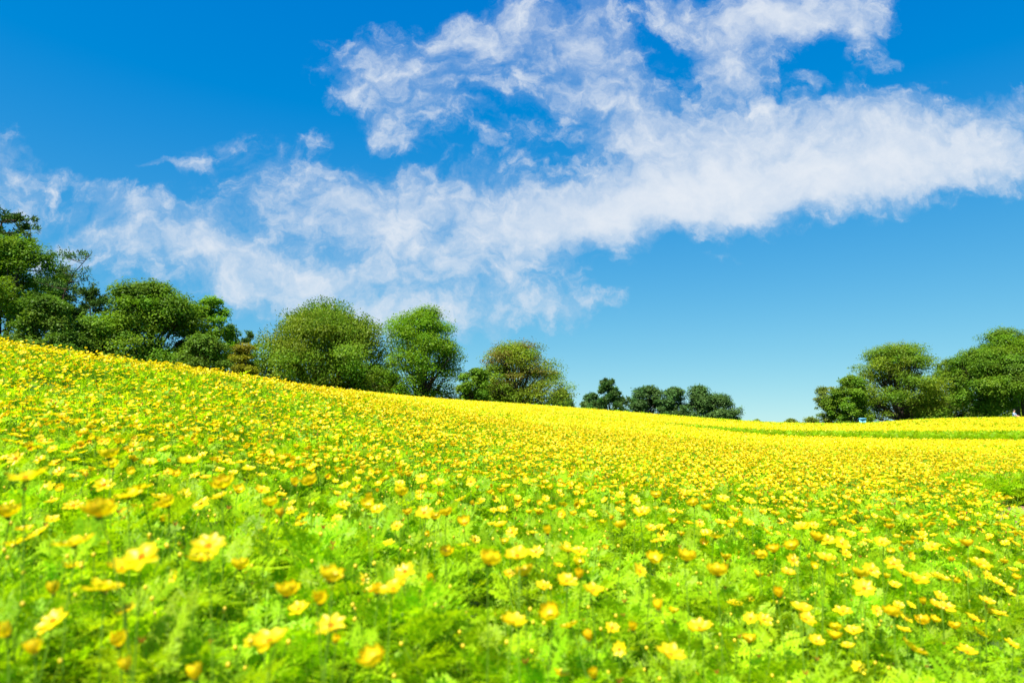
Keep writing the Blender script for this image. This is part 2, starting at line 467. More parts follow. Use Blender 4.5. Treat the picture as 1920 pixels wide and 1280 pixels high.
# ------------------------------------------------------------------ plants of the field
m_leaf = leaf_mat('cosmos_leaf', (.28, .45, .006), (.57, .82, .004), gloss=.008, rough=.5, tfac=.5, hue=.022, val=.34, use_rand=True)
m_stem = leaf_mat('cosmos_stem', (.18, .33, .02), (.3, .5, .02), gloss=.015, tfac=.3, use_attr=False)
m_petal = leaf_mat('yellow_petal', (.84, .625, .004), (.94, .80, .005), gloss=.02, rough=.4, tfac=.5, hue=.010, val=.08, use_rand=True, use_attr=False)
m_centre = leaf_mat('orange_centre', (.80, .36, .01), (.7, .3, .01), gloss=.02, tfac=.15, use_attr=False)
m_bud = leaf_mat('yellow_bud', (.72, .52, .004), (.6, .45, .004), gloss=.04, tfac=.2, use_attr=False)
m_seed = leaf_mat('rusty_seed_head', (.36, .12, .015), (.3, .1, .01), gloss=.02, tfac=.1, use_attr=False)
PM = [m_leaf, m_stem, m_bud, m_seed]

def kites(base, direc, nrm, ln, wd, fold=0.0):
    """thin pointed leaflets: base (n,3), direction, normal, length, width"""
    side = unit(np.cross(direc, nrm)); ln = np.asarray(ln)[:, None]; wd = np.asarray(wd)[:, None]
    a = base; b = base + direc * ln * .45 + side * wd * .5 - nrm * fold * ln
    c = base + direc * ln; d = base + direc * ln * .45 - side * wd * .5 - nrm * fold * ln
    v = np.stack([a, b, c, d], 1).reshape(-1, 3)
    f = np.arange(len(base) * 4).reshape(-1, 4)
    return v, f

def compound_leaf(rg, Lr, lod):
    """a feathery twice-cut leaf along +X, face up +Z ; returns verts, faces"""
    B, D, NN, LN, WD = [], [], [], [], []
    pairs = {0: 6, 1: 4, 2: 2}[lod]
    droop = rg.uniform(.15, .5)
    def rach(s): return np.array([Lr * s, 0, -droop * Lr * s * s])
    nseg = {0: 4, 1: 2, 2: 1}[lod]
    for i in range(nseg):
        p, q = rach(i / nseg), rach((i + 1) / nseg)
        B.append(p); D.append(unit(q - p)); NN.append((0, 0, 1)); LN.append(np.linalg.norm(q - p) * 1.15); WD.append(.0035 if lod == 0 else .008)
    for i in range(pairs):
        s = .22 + .7 * i / pairs
        pl = Lr * .42 * math.sin(math.pi * (.25 + .65 * s)) * rg.uniform(.85, 1.15)
        for sg in (-1, 1):
            p = rach(s); an = R(rg.uniform(42, 58)) * sg
            d = unit(np.array([math.cos(an), math.sin(an), rg.uniform(-.15, .3)]))
            B.append(p); D.append(d); NN.append(unit(np.array([rg.normal(0, .2), rg.normal(0, .25), 1]))); LN.append(pl); WD.append({0: .0068, 1: .015, 2: .028}[lod])
            if lod == 0:
                for k in range(2):
                    for s2 in (-1, 1):
                        q = p + d * pl * (.35 + .28 * k)
                        a2 = an + R(rg.uniform(32, 50)) * s2
                        B.append(q); D.append(unit(np.array([math.cos(a2), math.sin(a2), rg.uniform(-.1, .3)])))
                        NN.append((0, 0, 1)); LN.append(pl * rg.uniform(.3, .48)); WD.append(.0060)
    B.append(rach(.95)); D.append(unit(np.array([1, 0, -droop]))); NN.append((0, 0, 1)); LN.append(Lr * .3); WD.append({0: .006, 1: .014, 2: .03}[lod])
    return kites(np.array(B), unit(np.array(D, float)), unit(np.array(NN, float)), LN, WD)

def make_plant(seed, lod):
    rg = np.random.default_rng(seed); g = Geo()
    H = .36
    nst = {0: 3, 1: 2, 2: 1}[lod]
    nleaf = {0: 34, 1: 30, 2: 20}[lod]
    stems = []
    for i in range(nst):
        an = rg.uniform(0, 2 * math.pi); sp = rg.uniform(.03, .15)
        h = H * rg.uniform(.8, 1.08)
        t = np.linspace(0, 1, 5)[:, None]
        pts = np.hstack([math.cos(an) * sp * t ** 1.4, math.sin(an) * sp * t ** 1.4, h * t])
        stems.append(pts)
        if lod < 2: tube(g, pts, np.linspace(.0032, .0016, 5) * (1 if lod == 0 else 1.6), 3 if lod else 4, 1)
    for i in range(nleaf):
        st = stems[i % nst]; u = 1 - rg.random() ** 1.5 * .85
        u = min(u, .98)
        p = np.array([np.interp(u, np.linspace(0, 1, 5), st[:, k]) for k in range(3)])
        Lr = rg.uniform(.085, .15) * (1.15 if lod else 1)
        v, f = compound_leaf(rg, Lr, lod)
        el = R(rg.uniform(0, 62)); az = rg.uniform(0, 2 * math.pi); ro = R(rg.uniform(-40, 40))
        M = np.array(Euler((ro, -el, az), 'XYZ').to_matrix())
        g.add(v @ M.T + p, f, 0, (rg.random(), rg.random(), 0, 1))
    if lod < 2:
        for i in range(3 if lod == 0 else 2):       # buds and spent heads on thin twigs
            an = rg.uniform(0, 2 * math.pi); sp = rg.uniform(.04, .16); h = H * rg.uniform(1.02, 1.3)
            t = np.linspace(.3, 1, 4)[:, None]
            pts = np.hstack([math.cos(an) * sp * t ** 1.6, math.sin(an) * sp * t ** 1.6, h * t])
            tube(g, pts, .0012 if lod == 0 else .002, 3, 1)
            q = pts[-1]
            kind = rg.random()
            if kind < .45: ball(g, q, (.0052, .0052, .0062), 2, None, 6, 4)
            elif kind < .52: ball(g, q, (.006, .006, .009), 3, None, 5, 3)
            elif kind < .6:
                for a in np.linspace(0, 2 * math.pi, 7)[:-1]:   # spiky seed head
                    d = np.array([[math.cos(a) * .5, math.sin(a) * .5, 1.]]); 
                    v, f = kites(q[None], unit(d), unit(np.array([[math.sin(a), -math.cos(a), .1]])), [.017], [.004]); g.add(v, f, 3)
            else: ball(g, q, (.0042, .0042, .0045), 1, None, 5, 3)
    return g.mesh('plant_tuft', PM)

# ---- flower heads
def petal_mesh_data(el0, el1, Lp, Wp, nu=6, nv=4, seed=0, curl=0.0):
    rg = np.random.default_rng(seed)
    s = np.linspace(0, 1, nu + 1); el = R(el0) + (R(el1) - R(el0)) * s
    ds = Lp / nu
    xs = np.concatenate([[0], np.cumsum(np.cos(el[:-1]) * ds)]) + .0035
    zs = np.concatenate([[0], np.cumsum(np.sin(el[:-1]) * ds)])
    w = Wp * (np.sin(np.pi * np.clip(s * .80 + .06, 0, 1)) ** .8) * np.where(s > .93, .86, 1)
    t = np.linspace(-1, 1, nv + 1)
    P = np.zeros((nu + 1, nv + 1, 3))
    for i in range(nu + 1):
        notch = (-.05 * Lp * np.cos(t * math.pi * 2.2) if i == nu else 0)
        ridge = .035 * Wp * np.cos(t * math.pi * 2) * s[i]
        bow = .13 * Wp * (t ** 2) * (1 + curl)
        nx_, nz_ = -math.sin(el[i]), math.cos(el[i])
        P[i, :, 0] = xs[i] + (bow + ridge) * nx_ + notch * math.cos(el[i]) - .02 * Lp * t ** 2 * s[i]
        P[i, :, 1] = t * w[i] * .5
        P[i, :, 2] = zs[i] + (bow + ridge) * nz_ + notch * math.sin(el[i])
    V = P.reshape(-1, 3); n = nv + 1
    I = (np.arange(nu)[:, None] * n + np.arange(nv)[None]).ravel()
    return V, np.stack([I, I + 1, I + n + 1, I + n], 1)
FORMS = {   # base elevation, tip elevation, petal length, petal width
    'open': (8, 34, .0265, .0190),
    'flat': (8, 20, .0250, .0165),
    'cup': (22, 88, .0290, .0215),
    'half': (55, 96, .0240, .0150),
}
def rotz(a): return np.array([[math.cos(a), -math.sin(a), 0], [math.sin(a), math.cos(a), 0], [0, 0, 1]])
def centre_geo(g, m, lod=0, r=.0052):
    if lod == 0:
        ball(g, (0, 0, .0012), (r * .85, r * .85, .0032), m, None, 8, 5)
        rg = np.random.default_rng(5)
        for k in range(22):   # florets
            rr = r * math.sqrt((k + .5) / 22); a = k * 2.4
            ball(g, (rr * math.cos(a), rr * math.sin(a), .0045 - rr * .18), (.0009, .0009, .0022), m, None, 4, 2)
    else: ball(g, (0, 0, .002), (r, r, .004), m, None, 5, 3)
def calyx_geo(g, m):
    ball(g, (0, 0, -.003), (.0042, .0042, .0045), m, None, 7, 4)
    for k in range(8):
        a = k * math.pi / 4
        d = np.array([[math.cos(a), math.sin(a), .35]])
        v, f = kites(np.array([[0, 0, -.004]]), unit(d), np.array([[0, 0, 1.]]), [.013], [.0035]); g.add(v, f, m)
def head_mesh(form, lod, seed):
    rg = np.random.default_rng(seed); g = Geo()
    e0, e1, Lp, Wp = FORMS[form]
    n = 8 if lod < 2 else 6
    for k in range(n):
        a = 2 * math.pi * k / n + rg.normal(0, .06)
        V_, F_ = petal_mesh_data(e0 + rg.normal(0, 5), e1 + rg.normal(0, 9), Lp * rg.uniform(.9, 1.06), Wp * (1 if lod < 2 else 1.25),
                                 {0: 6, 1: 3, 2: 2}[lod], {0: 4, 1: 2, 2: 1}[lod], seed + k)
        g.add(V_ @ rotz(a).T + np.array([0, 0, .0008 * (k % 2)]), F_, 0)
    if lod < 2:
        centre_geo(g, 1, lod)
        calyx_geo(g, 2) if lod == 0 else ball(g, (0, 0, -.003), (.004, .004, .005), 2, None, 4, 2)
        t = np.linspace(0, 1, 4)[:, None]
        tube(g, np.hstack([.012 * t ** 2, .0 * t, -.02 - .17 * t]) + np.array([0, 0, .015]), .0012 if lod == 0 else .0017, 3, 2)
    return g.mesh('flower_head', [m_petal, m_centre, m_stem], smooth=True)

lib_p = bpy.data.collections.new('plant_kinds')      # sources of the instances; not linked into the scene
lib_f = bpy.data.collections.new('flower_kinds')
for i in range(5): lib_p.objects.link(bpy.data.objects.new('a%02d_near_tuft' % i, make_plant(100 + i, 0)))
for i in range(4): lib_p.objects.link(bpy.data.objects.new('b%02d_mid_tuft' % i, make_plant(200 + i, 1)))
for i in range(4): lib_p.objects.link(bpy.data.objects.new('c%02d_far_tuft' % i, make_plant(300 + i, 2)))
FK = ['open', 'open', 'flat', 'cup', 'cup', 'half', 'open', 'cup']
for lod in (0, 1, 2):
    for i, k in enumerate(FK):
        lib_f.objects.link(bpy.data.objects.new('%s%02d_head' % ('abc'[lod], i), head_mesh(k, lod, 400 + lod * 50 + i * 7)))

def instancer(name, pts, rot, scl, idx, lib):
    me = bpy.data.meshes.new(name); me.vertices.add(len(pts))
    me.vertices.foreach_set('co', np.asarray(pts, np.float32).ravel())
    for nm, ty, d in (('rot', 'FLOAT_VECTOR', rot), ('scl', 'FLOAT', scl), ('idx', 'INT', idx)):
        at = me.attributes.new(nm, ty, 'POINT')
        at.data.foreach_set('vector' if ty == 'FLOAT_VECTOR' else 'value', np.asarray(d, np.int32 if ty == 'INT' else np.float32).ravel())
    me.update()
    o = put(name, me)
    ng = bpy.data.node_groups.new(name, 'GeometryNodeTree')
    ng.interface.new_socket('Geometry', in_out='INPUT', socket_type='NodeSocketGeometry')
    ng.interface.new_socket('Geometry', in_out='OUTPUT', socket_type='NodeSocketGeometry')
    n, l = ng.nodes.new, ng.links.new
    gi, go = n('NodeGroupInput'), n('NodeGroupOutput')
    m2p = n('GeometryNodeMeshToPoints'); iop = n('GeometryNodeInstanceOnPoints'); ci = n('GeometryNodeCollectionInfo')
    ci.inputs['Collection'].default_value = lib
    ci.inputs['Separate Children'].default_value = True; ci.inputs['Reset Children'].default_value = True
    iop.inputs['Pick Instance'].default_value = True
    def attr(nm, dt):
        a = n('GeometryNodeInputNamedAttribute'); a.data_type = dt; a.inputs['Name'].default_value = nm
        return a.outputs['Attribute']
    e2r = n('FunctionNodeEulerToRotation')
    l(attr('rot', 'FLOAT_VECTOR'), e2r.inputs[0])
    l(gi.outputs[0], m2p.inputs[0]); l(m2p.outputs[0], iop.inputs['Points']); l(ci.outputs[0], iop.inputs['Instance'])
    l(attr('idx', 'INT'), iop.inputs['Instance Index']); l(e2r.outputs[0], iop.inputs['Rotation']); l(attr('scl', 'FLOAT'), iop.inputs['Scale'])
    l(iop.outputs[0], go.inputs[0])
    md = o.modifiers.new('scatter', 'NODES'); md.node_group = ng
    return o

def scatter(density, r0, r1, th=R(47)):
    """random points of the beds between two radii"""
    area = th * (r1 * r1 - r0 * r0)
    n = int(area * density)
    r = np.sqrt(rng.uniform(r0 * r0, r1 * r1, n)); a = rng.uniform(-th, th, n)
    x, y = r * np.sin(a), r * np.cos(a)
    k = in_bed(x, y)
    return x[k], y[k]

# foliage
PX, PY, PI_, PS = [], [], [], []
for (d, r0, r1, base, cnt, sc) in ((46, .75, 3.2, 0, 5, 1.0), (34, 3.2, 5.5, 0, 5, 1.0), (24, 5.5, 17, 5, 4, 1.05), (17, 17, 38, 9, 4, 1.2), (7, 38, 66, 9, 4, 1.7)):
    x, y = scatter(d, r0, r1)
    PX.append(x); PY.append(y); PI_.append(base + rng.integers(0, cnt, len(x))); PS.append(sc * rng.uniform(.82, 1.12, len(x)))
px_, py_ = np.concatenate(PX), np.concatenate(PY); pi_, ps_ = np.concatenate(PI_), np.concatenate(PS)
# dense flanks where a bed meets a path
def flank(n, ys, lo, hi):
    x = rng.uniform(lo, hi, n); y = ys(x)
    return x, y
x2, y2 = flank(1500, lambda x: path2_band(x)[1] * 1.0 - (1 - np.clip((x - 5.6) / 3.0, 0, 1)) * 1.0 + rng.uniform(.02, .4, len(x)), 5.6, 40)
x3, y3 = flank(260, lambda x: np.interp(x, [5.1, 5.7, 6.4, 7.2, 16], [7.9, 8.5, 8.85, 9.0, 9.6]) + rng.uniform(.02, .35, len(x)), 5.1, 12)
px_ = np.concatenate([px_, x2, x3]); py_ = np.concatenate([py_, y2, y3])
pi_ = np.concatenate([pi_, 5 + rng.integers(0, 4, len(x2)), 5 + rng.integers(0, 4, len(x3))]); ps_ = np.concatenate([ps_, rng.uniform(1.0, 1.2, len(x2)), rng.uniform(1.0, 1.2, len(x3))])
hv = .72 + .28 * vnoise(px_, py_, .8)
far_ = np.hypot(px_, py_)
pz_ = ground(px_, py_) - np.where(far_ > 17, (ps_ - 1.0) * .36 + .075, 0)
ps_ = np.where(far_ < 7, ps_ * hv, np.where(far_ < 17, ps_ * (hv * .5 + .45), ps_))
prot = np.stack([rng.normal(0, .10, len(px_)), rng.normal(0, .10, len(px_)), rng.uniform(0, 6.283, len(px_))], 1)
fo = instancer('cosmos_foliage', np.stack([px_, py_, pz_], 1), prot, ps_, pi_, lib_p)
tag(fo, 'feathery bright green leaves and buds carpeting the flower field', 'foliage', kind='stuff')

# ------------------------------------------------------------------ flowers that stand out one by one, read off the photograph
# column, row, width in the photograph, form: o open, f open and facing us, c cupped, h half closed
SEEN = """50 897 58 o;88 917 26 f;137 949 28 f;185 967 50 c;14 968 36 c;45 993 24 o;75 998 28 o;30 1020 34 o;138 1021 50 o;97 975 20 o;16 945 14 f;
168 906 14 f;195 910 30 f;112 884 20 f;242 931 40 o;262 917 36 o;298 933 26 o;315 948 32 c;345 928 24 f;378 945 30 f;420 913 52 c;447 922 22 c;412 932 26 o;
240 962 26 o;287 957 26 c;262 953 28 o;303 977 22 c;226 985 26 o;266 1045 58 f;231 1066 50 o;192 1105 52 o;136 1062 30 o;325 1082 28 f;390 1025 55 f;
375 1050 44 o;450 1066 34 c;347 1040 18 h;100 1165 44 f;65 1225 26 h;100 1112 22 h;235 1145 26 o;222 1210 28 h;15 1190 26 h;475 1203 30 f;238 1255 24 h;
588 1034 24 c;618 1088 46 c;538 1116 42 c;560 1143 36 o;620 1173 50 f;600 1130 28 h;680 1087 24 f;695 1108 26 o;712 1105 26 f;505 1203 56 o;700 1243 50 c;
627 1204 16 h;738 1105 48 o;705 1112 22 h;760 1072 38 f;808 1088 16 h;837 1040 28 c;918 1057 44 c;970 1043 46 o;1005 1035 28 f;985 1078 36 c;955 1075 20 f;
1018 1100 30 o;1062 1090 36 o;1085 1082 20 h;1048 1060 24 f;1082 1057 24 c;1112 1108 38 o;962 1168 46 o;1032 1155 40 c;1148 1177 24 f;1162 1216 26 f;
1105 1200 22 h;890 1012 20 f;960 998 24 f;940 985 26 o;945 1018 18 c;1027 1000 18 h;1060 1022 20 f;1065 1033 34 o;1087 1035 28 o;1120 1032 16 c;
1134 1029 14 c;1090 987 18 o;1165 990 26 c;838 965 26 c;815 973 24 c;795 962 34 f;870 982 26 c;922 983 18 o;1225 1052 30 c;1198 1070 30 f;1288 1050 36 c;
1347 1078 38 c;1235 1143 22 h;1262 1148 16 c;1312 1178 40 o;1257 1228 46 o;1187 1180 18 h;1405 1203 26 c;1407 1160 26 f;1432 1162 28 f;1403 1124 14 o;
1462 1117 20 h;1502 1143 36 o;1510 1161 30 o;1530 1203 26 o;1425 1045 24 c;1486 1050 24 f;1477 1074 24 o;1381 1040 16 o;1450 1034 24 c;1487 1028 28 c;
1530 1012 26 c;1552 1013 26 f;1578 1020 28 f;1547 1047 30 o;1585 1038 20 f;1618 1022 16 f;1627 1015 16 o;1653 1018 24 o;1660 975 22 o;1503 988 24 o;
1525 985 18 f;1465 978 16 o;1668 990 16 c;1632 1070 30 f;1611 1080 26 c;1620 1103 34 f;1661 1082 14 c;1675 1058 28 f;1695 1077 28 o;1677 1098 20 o;
1721 1088 30 o;1740 1081 16 o;1762 1084 26 o;1748 1026 24 f;1785 1015 14 o;1813 1023 20 c;1843 1033 24 f;1838 1058 28 o;1883 1055 12 c;1900 1068 14 f;
1850 1078 16 f;1868 1092 22 o;1813 1079 16 o;1896 1108 16 f;1762 1119 20 o;1755 1134 20 o;1775 1140 26 f;1685 1134 12 f;1707 1134 12 f;1643 1144 18 f;
1672 1153 28 c;1697 1160 20 o;1728 1168 24 c;1752 1164 16 c;1827 1161 24 o;1790 1177 18 c;1836 1187 20 o;1694 1182 22 o;1567 1180 20 c;1565 1197 24 c;
1590 1212 20 o;1712 1217 36 o;1610 1252 20 f;1813 1222 26 o;1896 1208 20 o;1580 1147 26 o;583 907 36 c;552 910 18 h;490 920 26 o;507 947 28 c;547 943 16 f;
526 968 18 h;545 957 20 f;490 995 22 o;632 972 20 f;643 948 26 f;655 995 18 f;688 950 28 c;708 955 26 o;693 935 14 h;752 928 30 c;647 911 22 f;668 899 16 f;
750 907 20 f;791 897 24 f;822 907 26 o;883 903 20 f;864 937 22 o;939 922 16 c;948 912 18 o;927 935 16 f;925 957 16 f;1203 961 32 o;1230 932 22 c;
1300 947 26 c;1326 955 20 c;1188 937 24 f;1163 928 18 f;1258 958 14 f;1260 980 18 c;1290 980 20 f;1312 982 18 f;1323 1000 20 o;1342 1008 28 o;1278 1003 12 c;
1405 940 22 f;1375 955 20 o;1355 935 22 f;1033 916 15 c;1035 955 17 c;1402 980 22 f;1350 980 20 o;1380 1038 18 c;205 858 32 c;210 876 24 c;352 866 42 o;
280 868 24 o;310 842 20 f;75 862 18 f;105 870 20 o;137 863 18 o;30 860 24 f;8 860 18 o;380 853 16 f;452 867 20 o;437 887 18 f;412 881 16 f;365 892 18 f;
385 895 18 f;466 880 22 o;850 835 17 c;1115 1270 22 h;365 1272 30 h;1052 1265 26 o"""
seen = []
for s in SEEN.replace('\n', '').split(';'):
    a = s.split(); seen.append((float(a[0]), float(a[1]), float(a[2]), a[3]))

def project(x, y, z):
    c, s = math.cos(PITCH), math.sin(PITCH); z = z - CZ
    dz = y * c + z * s; up = -y * s + z * c
    return 960 + FPX * x / dz, 640 - FPX * up / dz, dz

def locate(px, row, h):
    """walk the line of sight until it meets the flower-top surface raised by h"""
    u, v = ray(px, row)
    t = np.linspace(.5, 60, 12000)
    f = v * t - (canopy(u * t, t) + h)
    k = np.argmax(f < 0)
    if f[k] >= 0: return None
    return u * t[k], t[k], v * t[k] + CZ

hand = []
for (px, row, w, fm) in seen:
    fw = {'o': .050, 'f': .052, 'c': .044, 'h': .028}[fm]
    dist = fw * FPX / w
    u, v = ray(px, row)
    h = v * dist - float(canopy(u * dist, dist))
    h = min(max(h, -.04), .17)
    p = locate(px, row, h)
    if p is None: continue
    sc = w / (fw * FPX / math.hypot(p[0], p[1]))
    sc = min(max(sc, .72), 1.28)
    if bool(bare(p[0], p[1])): continue
    hand.append((p, sc, {'o': 'open', 'f': 'flat', 'c': 'cup', 'h': 'half'}[fm], fm == 'f'))

# the rest of the bloom
def dens_f(x, y):
    r = np.hypot(x, y)
    d = np.interp(r, [0, 2.4, 4.0, 6, 9, 16, 30, 66], [6, 14, 54, 130, 190, 200, 180, 130])
    d = d * np.interp(vnoise(x, y, 1.6) * .6 + vnoise(x, y, .5) * .4, [.2, .5, .8], [.42, 1, 1.5])
    return d
FX, FY = [], []
for (r0, r1) in ((.95, 5), (5, 15), (15, 35), (35, 62)):
    dm = 250
    x, y = scatter(dm, r0, r1, R(45))
    k = rng.random(len(x)) < dens_f(x, y) / dm
    FX.append(x[k]); FY.append(y[k])
fx, fy = np.concatenate(FX), np.concatenate(FY)
# edges of the beds carry few flowers on their flank
def near_edge(x, y, g):
    e = np.zeros(len(x), bool)
    for dx, dy in ((g, -g * .6), (0, -g), (g, 0)):
        e |= seg_side(x + dx, y + dy, PATH1) | on_path2(x + dx, y + dy)
    for q in (.3, .6, .9, 1.2):
        e |= on_path2(x, y - q)
        e |= seg_side(x, y - q * .4, PATH1) & (y > 7)
    return e
k = ~(near_edge(fx, fy, .16) & (rng.random(len(fx)) < np.where(fy > 7.3, .93, .35)))
fx, fy = fx[k], fy[k]
fz = canopy(fx, fy) + CZ + rng.normal(-.005, .03, len(fx))
r_ = np.hypot(fx, fy)
sx, sy, sd = project(fx, fy, fz)
# keep the ones read off the photograph clear of random neighbours
hp = np.array([project(*h[0])[:2] for h in hand]); hw = np.array([FPX * .05 * h[1] / max(h[0][1], .5) for h in hand])
keep = np.ones(len(fx), bool)
nearm = np.where(r_ < 8)[0]
for i in nearm:
    d = np.hypot(hp[:, 0] - sx[i], (hp[:, 1] - sy[i]) * 1.2)
    if (d < hw * .75 + 500 * .02 / r_[i]).any(): keep[i] = False
# the closest ground was read completely, so only small fill-ins are left there
keep &= ~((r_ < 2.4) & (rng.random(len(r_)) < .75))
fx, fy, fz, r_, sx, sy = (a[keep] for a in (fx, fy, fz, r_, sx, sy))

def tilt_euler(rg, n, face=False):
    t = np.abs(rg.normal(0, R(17), n)) + R(4)
    a = rg.uniform(0, 2 * math.pi, n)
    # blooms lean a little towards the sun
    ax = t * np.cos(a) + sun_dir.y * -.16; ay = t * np.sin(a) + sun_dir.x * .16
    return ax, ay
ax_, ay_ = tilt_euler(rng, len(fx))
face = rng.random(len(fx)) < .22
ax_ = np.where(face, ax_ + R(38), ax_)
frot = np.stack([ax_, ay_, rng.uniform(0, 6.283, len(fx))], 1)
# euler XYZ spins about local z last, so put the lean after the spin
def lean_after_spin(fr):
    out = np.empty_like(fr)
    for i, (a, b, c) in enumerate(fr):
        e = (Matrix.Rotation(a, 3, 'X') @ Matrix.Rotation(b, 3, 'Y') @ Matrix.Rotation(c, 3, 'Z')).to_euler('XYZ')
        out[i] = e
    return out
frot = lean_after_spin(frot)
fk = rng.integers(0, len(FK), len(fx))
vis = (sx > -20) & (sx < 1940) & (sy < 1300) & (r_ < 9)
order = np.argsort(np.where(vis, r_, 1e9))
n_extra = max(0, 300 - len(hand))
solo = order[:n_extra]
rest = np.ones(len(fx), bool); rest[solo] = False
lod = np.where(r_ < 5.5, 0, np.where(r_ < 17, 1, 2))
fscl = rng.uniform(.8, 1.1, len(fx)) * np.interp(r_, [0, 3, 6, 20, 60], [1, .95, .82, .88, 1.05])
ff = instancer('yellow_flowers', np.stack([fx, fy, fz], 1)[rest], frot[rest], fscl[rest], (lod * len(FK) + fk)[rest], lib_f)
tag(ff, 'countless small yellow cosmos flowers covering the hillside beyond the nearest ones', 'flowers', kind='stuff')

# single flowers: thing > petal, centre, calyx, stem
petal_me = {}
for k, (e0, e1, Lp, Wp) in FORMS.items():
    petal_me[k] = []
    for v in range(4):
        rr = np.random.default_rng(v + 9)
        V_, F_ = petal_mesh_data(e0 + rr.normal(0, 6), e1 + rr.normal(0, 10), Lp * rr.uniform(.9, 1.05), Wp * rr.uniform(.92, 1.05), 6, 4, v, rr.uniform(-.5, .5))
        petal_me[k].append(mesh_np('petal', V_, F_, [m_petal], smooth=True))
g = Geo(); centre_geo(g, 0); centre_me = g.mesh('centre', [m_centre], smooth=True)
g = Geo(); calyx_geo(g, 0); calyx_me = g.mesh('calyx', [m_stem], smooth=True)
stem_me = []
for v in range(4):
    g = Geo(); t = np.linspace(0, 1, 9)[:, None]; rr = np.random.default_rng(v)
    a, b = rr.normal(0, .05, 2)
    tube(g, np.hstack([a * np.sin(t * math.pi) + .02 * np.sin(t * 7), b * np.sin(t * math.pi), t]), 1.0, 5, 0)
    me = g.mesh('stem', [m_stem], smooth=True)
    # unit radius is set apart from the length so that a stem keeps its 1.3 mm thickness
    co = np.empty(len(me.vertices) * 3); me.vertices.foreach_get('co', co); co = co.reshape(-1, 3)
    ctr = np.repeat(np.hstack([a * np.sin(t * math.pi) + .02 * np.sin(t * 7), b * np.sin(t * math.pi), t]), 5, 0)
    co = ctr * np.array([.45, .45, 1]) + (co - ctr) * np.array([.0014, .0014, .0])
    me.vertices.foreach_set('co', co.ravel()); me.update()
    stem_me.append(me)
corolla_me = {}
def corolla(form, v):
    if (form, v) not in corolla_me:
        rg = np.random.default_rng(v * 13 + 3); g = Geo(); e0, e1, Lp, Wp = FORMS[form]
        for k in range(8):
            V_, F_ = petal_mesh_data(e0 + rg.normal(0, 6), e1 + rg.normal(0, 9), Lp * rg.uniform(.88, 1.06), Wp, 5, 4, k)
            g.add(V_ @ rotz(k * math.pi / 4 + rg.normal(0, .06)).T + np.array([0, 0, .0008 * (k % 2)]), F_, 0)
        corolla_me[(form, v)] = g.mesh('corolla', [m_petal], smooth=True)
    return corolla_me[(form, v)]

flowers = []   # (empty, form, screen x, screen y, size)
def add_flower(p, sc, form, rot, detail, seed):
    rg = np.random.default_rng(seed)
    x, y, z = p; gz = float(ground(x, y)); hgt = z - gz
    root = empty('cosmos_flower', (x, y, gz))
    st = put('stem', stem_me[seed % 4], root); st.scale = (1, 1, max(hgt - .002, .05)); st.rotation_euler = (0, 0, rg.uniform(0, 6))
    M = Matrix.Translation((0, 0, hgt)) @ rot.to_4x4() @ Matrix.Scale(sc, 4)
    if detail:
        n = 8 if form != 'half' else 6
        for k in range(n):
            o = put('petal', petal_me[form][int(rg.integers(0, 4))], root)
            o.matrix_local = M @ Matrix.Translation((0, 0, .0009 * (k % 2))) @ Matrix.Rotation(2 * math.pi * k / n + rg.normal(0, .07), 4, 'Z') @ Matrix.Rotation(rg.normal(0, .07), 4, 'Y')
    else:
        put('corolla', corolla(form, seed % 3), root).matrix_local = M
    put('centre', centre_me, root).matrix_local = M
    put('calyx', calyx_me, root).matrix_local = M
    X_, Y_, D_ = project(x, y, z)
    flowers.append([root, form, X_, Y_, .05 * sc * FPX / D_])
    return root

for i, (p, sc, form, facing) in enumerate(hand):
    rg = np.random.default_rng(1000 + i)
    a = rg.normal(0, R(9)) + (R(38) + rg.normal(0, R(9)) if facing else (R(6) if form != 'open' else R(12))) 
    b = rg.normal(0, R(11))
    if form == 'open' and (p[0] / p[1]) > .52: b += R(12)
    rot = Matrix.Rotation(a, 3, 'X') @ Matrix.Rotation(b, 3, 'Y') @ Matrix.Rotation(rg.uniform(0, 6.28), 3, 'Z')
    add_flower(p, sc, form, rot, seen[i][2] >= 26 if i < len(seen) else False, 1000 + i)
for i in solo:
    add_flower((fx[i], fy[i], fz[i]), fscl[i], FK[fk[i]], Euler(frot[i], 'XYZ').to_matrix(), False, 3000 + int(i))

# labels: look first, then its place among the flowers of that look in its part of the field
FN = {'open': 'wide open yellow flower seen from the side', 'flat': 'flat open yellow flower showing its orange centre',
      'cup': 'cup shaped yellow flower', 'half': 'half closed small yellow flower'}
RN = [(890, 'upper near slope'), (960, 'middle near slope'), (1040, 'lower near slope'), (1110, 'front of the bed'), (1180, 'close foreground'), (9999, 'bottom edge of the photo')]
CN = ['at far left', 'left of centre left', 'just left of centre', 'just right of centre', 'right of centre right', 'at far right']
ORD = ['first', 'second', 'third', 'fourth', 'fifth', 'sixth', 'seventh', 'eighth', 'ninth', 'tenth', 'eleventh', 'twelfth', 'thirteenth', 'fourteenth', 'fifteenth',
       'sixteenth', 'seventeenth', 'eighteenth', 'nineteenth', 'twentieth']
FS = {'open': 'side-on open', 'flat': 'face-on open', 'cup': 'cup-shaped', 'half': 'half-closed'}
RS = [(860, 'high near-slope band'), (890, 'upper near-slope band'), (925, 'middle near-slope band'), (960, 'lower near-slope band'), (1000, 'upper foreground band'), (1040, 'mid foreground band'), (1075, 'lower foreground band'),
      (1110, 'front band'), (1180, 'close front band'), (9999, 'bottom edge band')]
CS = ['far left', 'left', 'centre left', 'centre right', 'right', 'far right']
cells = {}
for f in flowers:
    c = CS[min(5, max(0, int(f[2] // 320)))]; r = next(n for lim, n in RS if f[3] < lim)
    cells.setdefault((f[1], c, r), []).append(f)
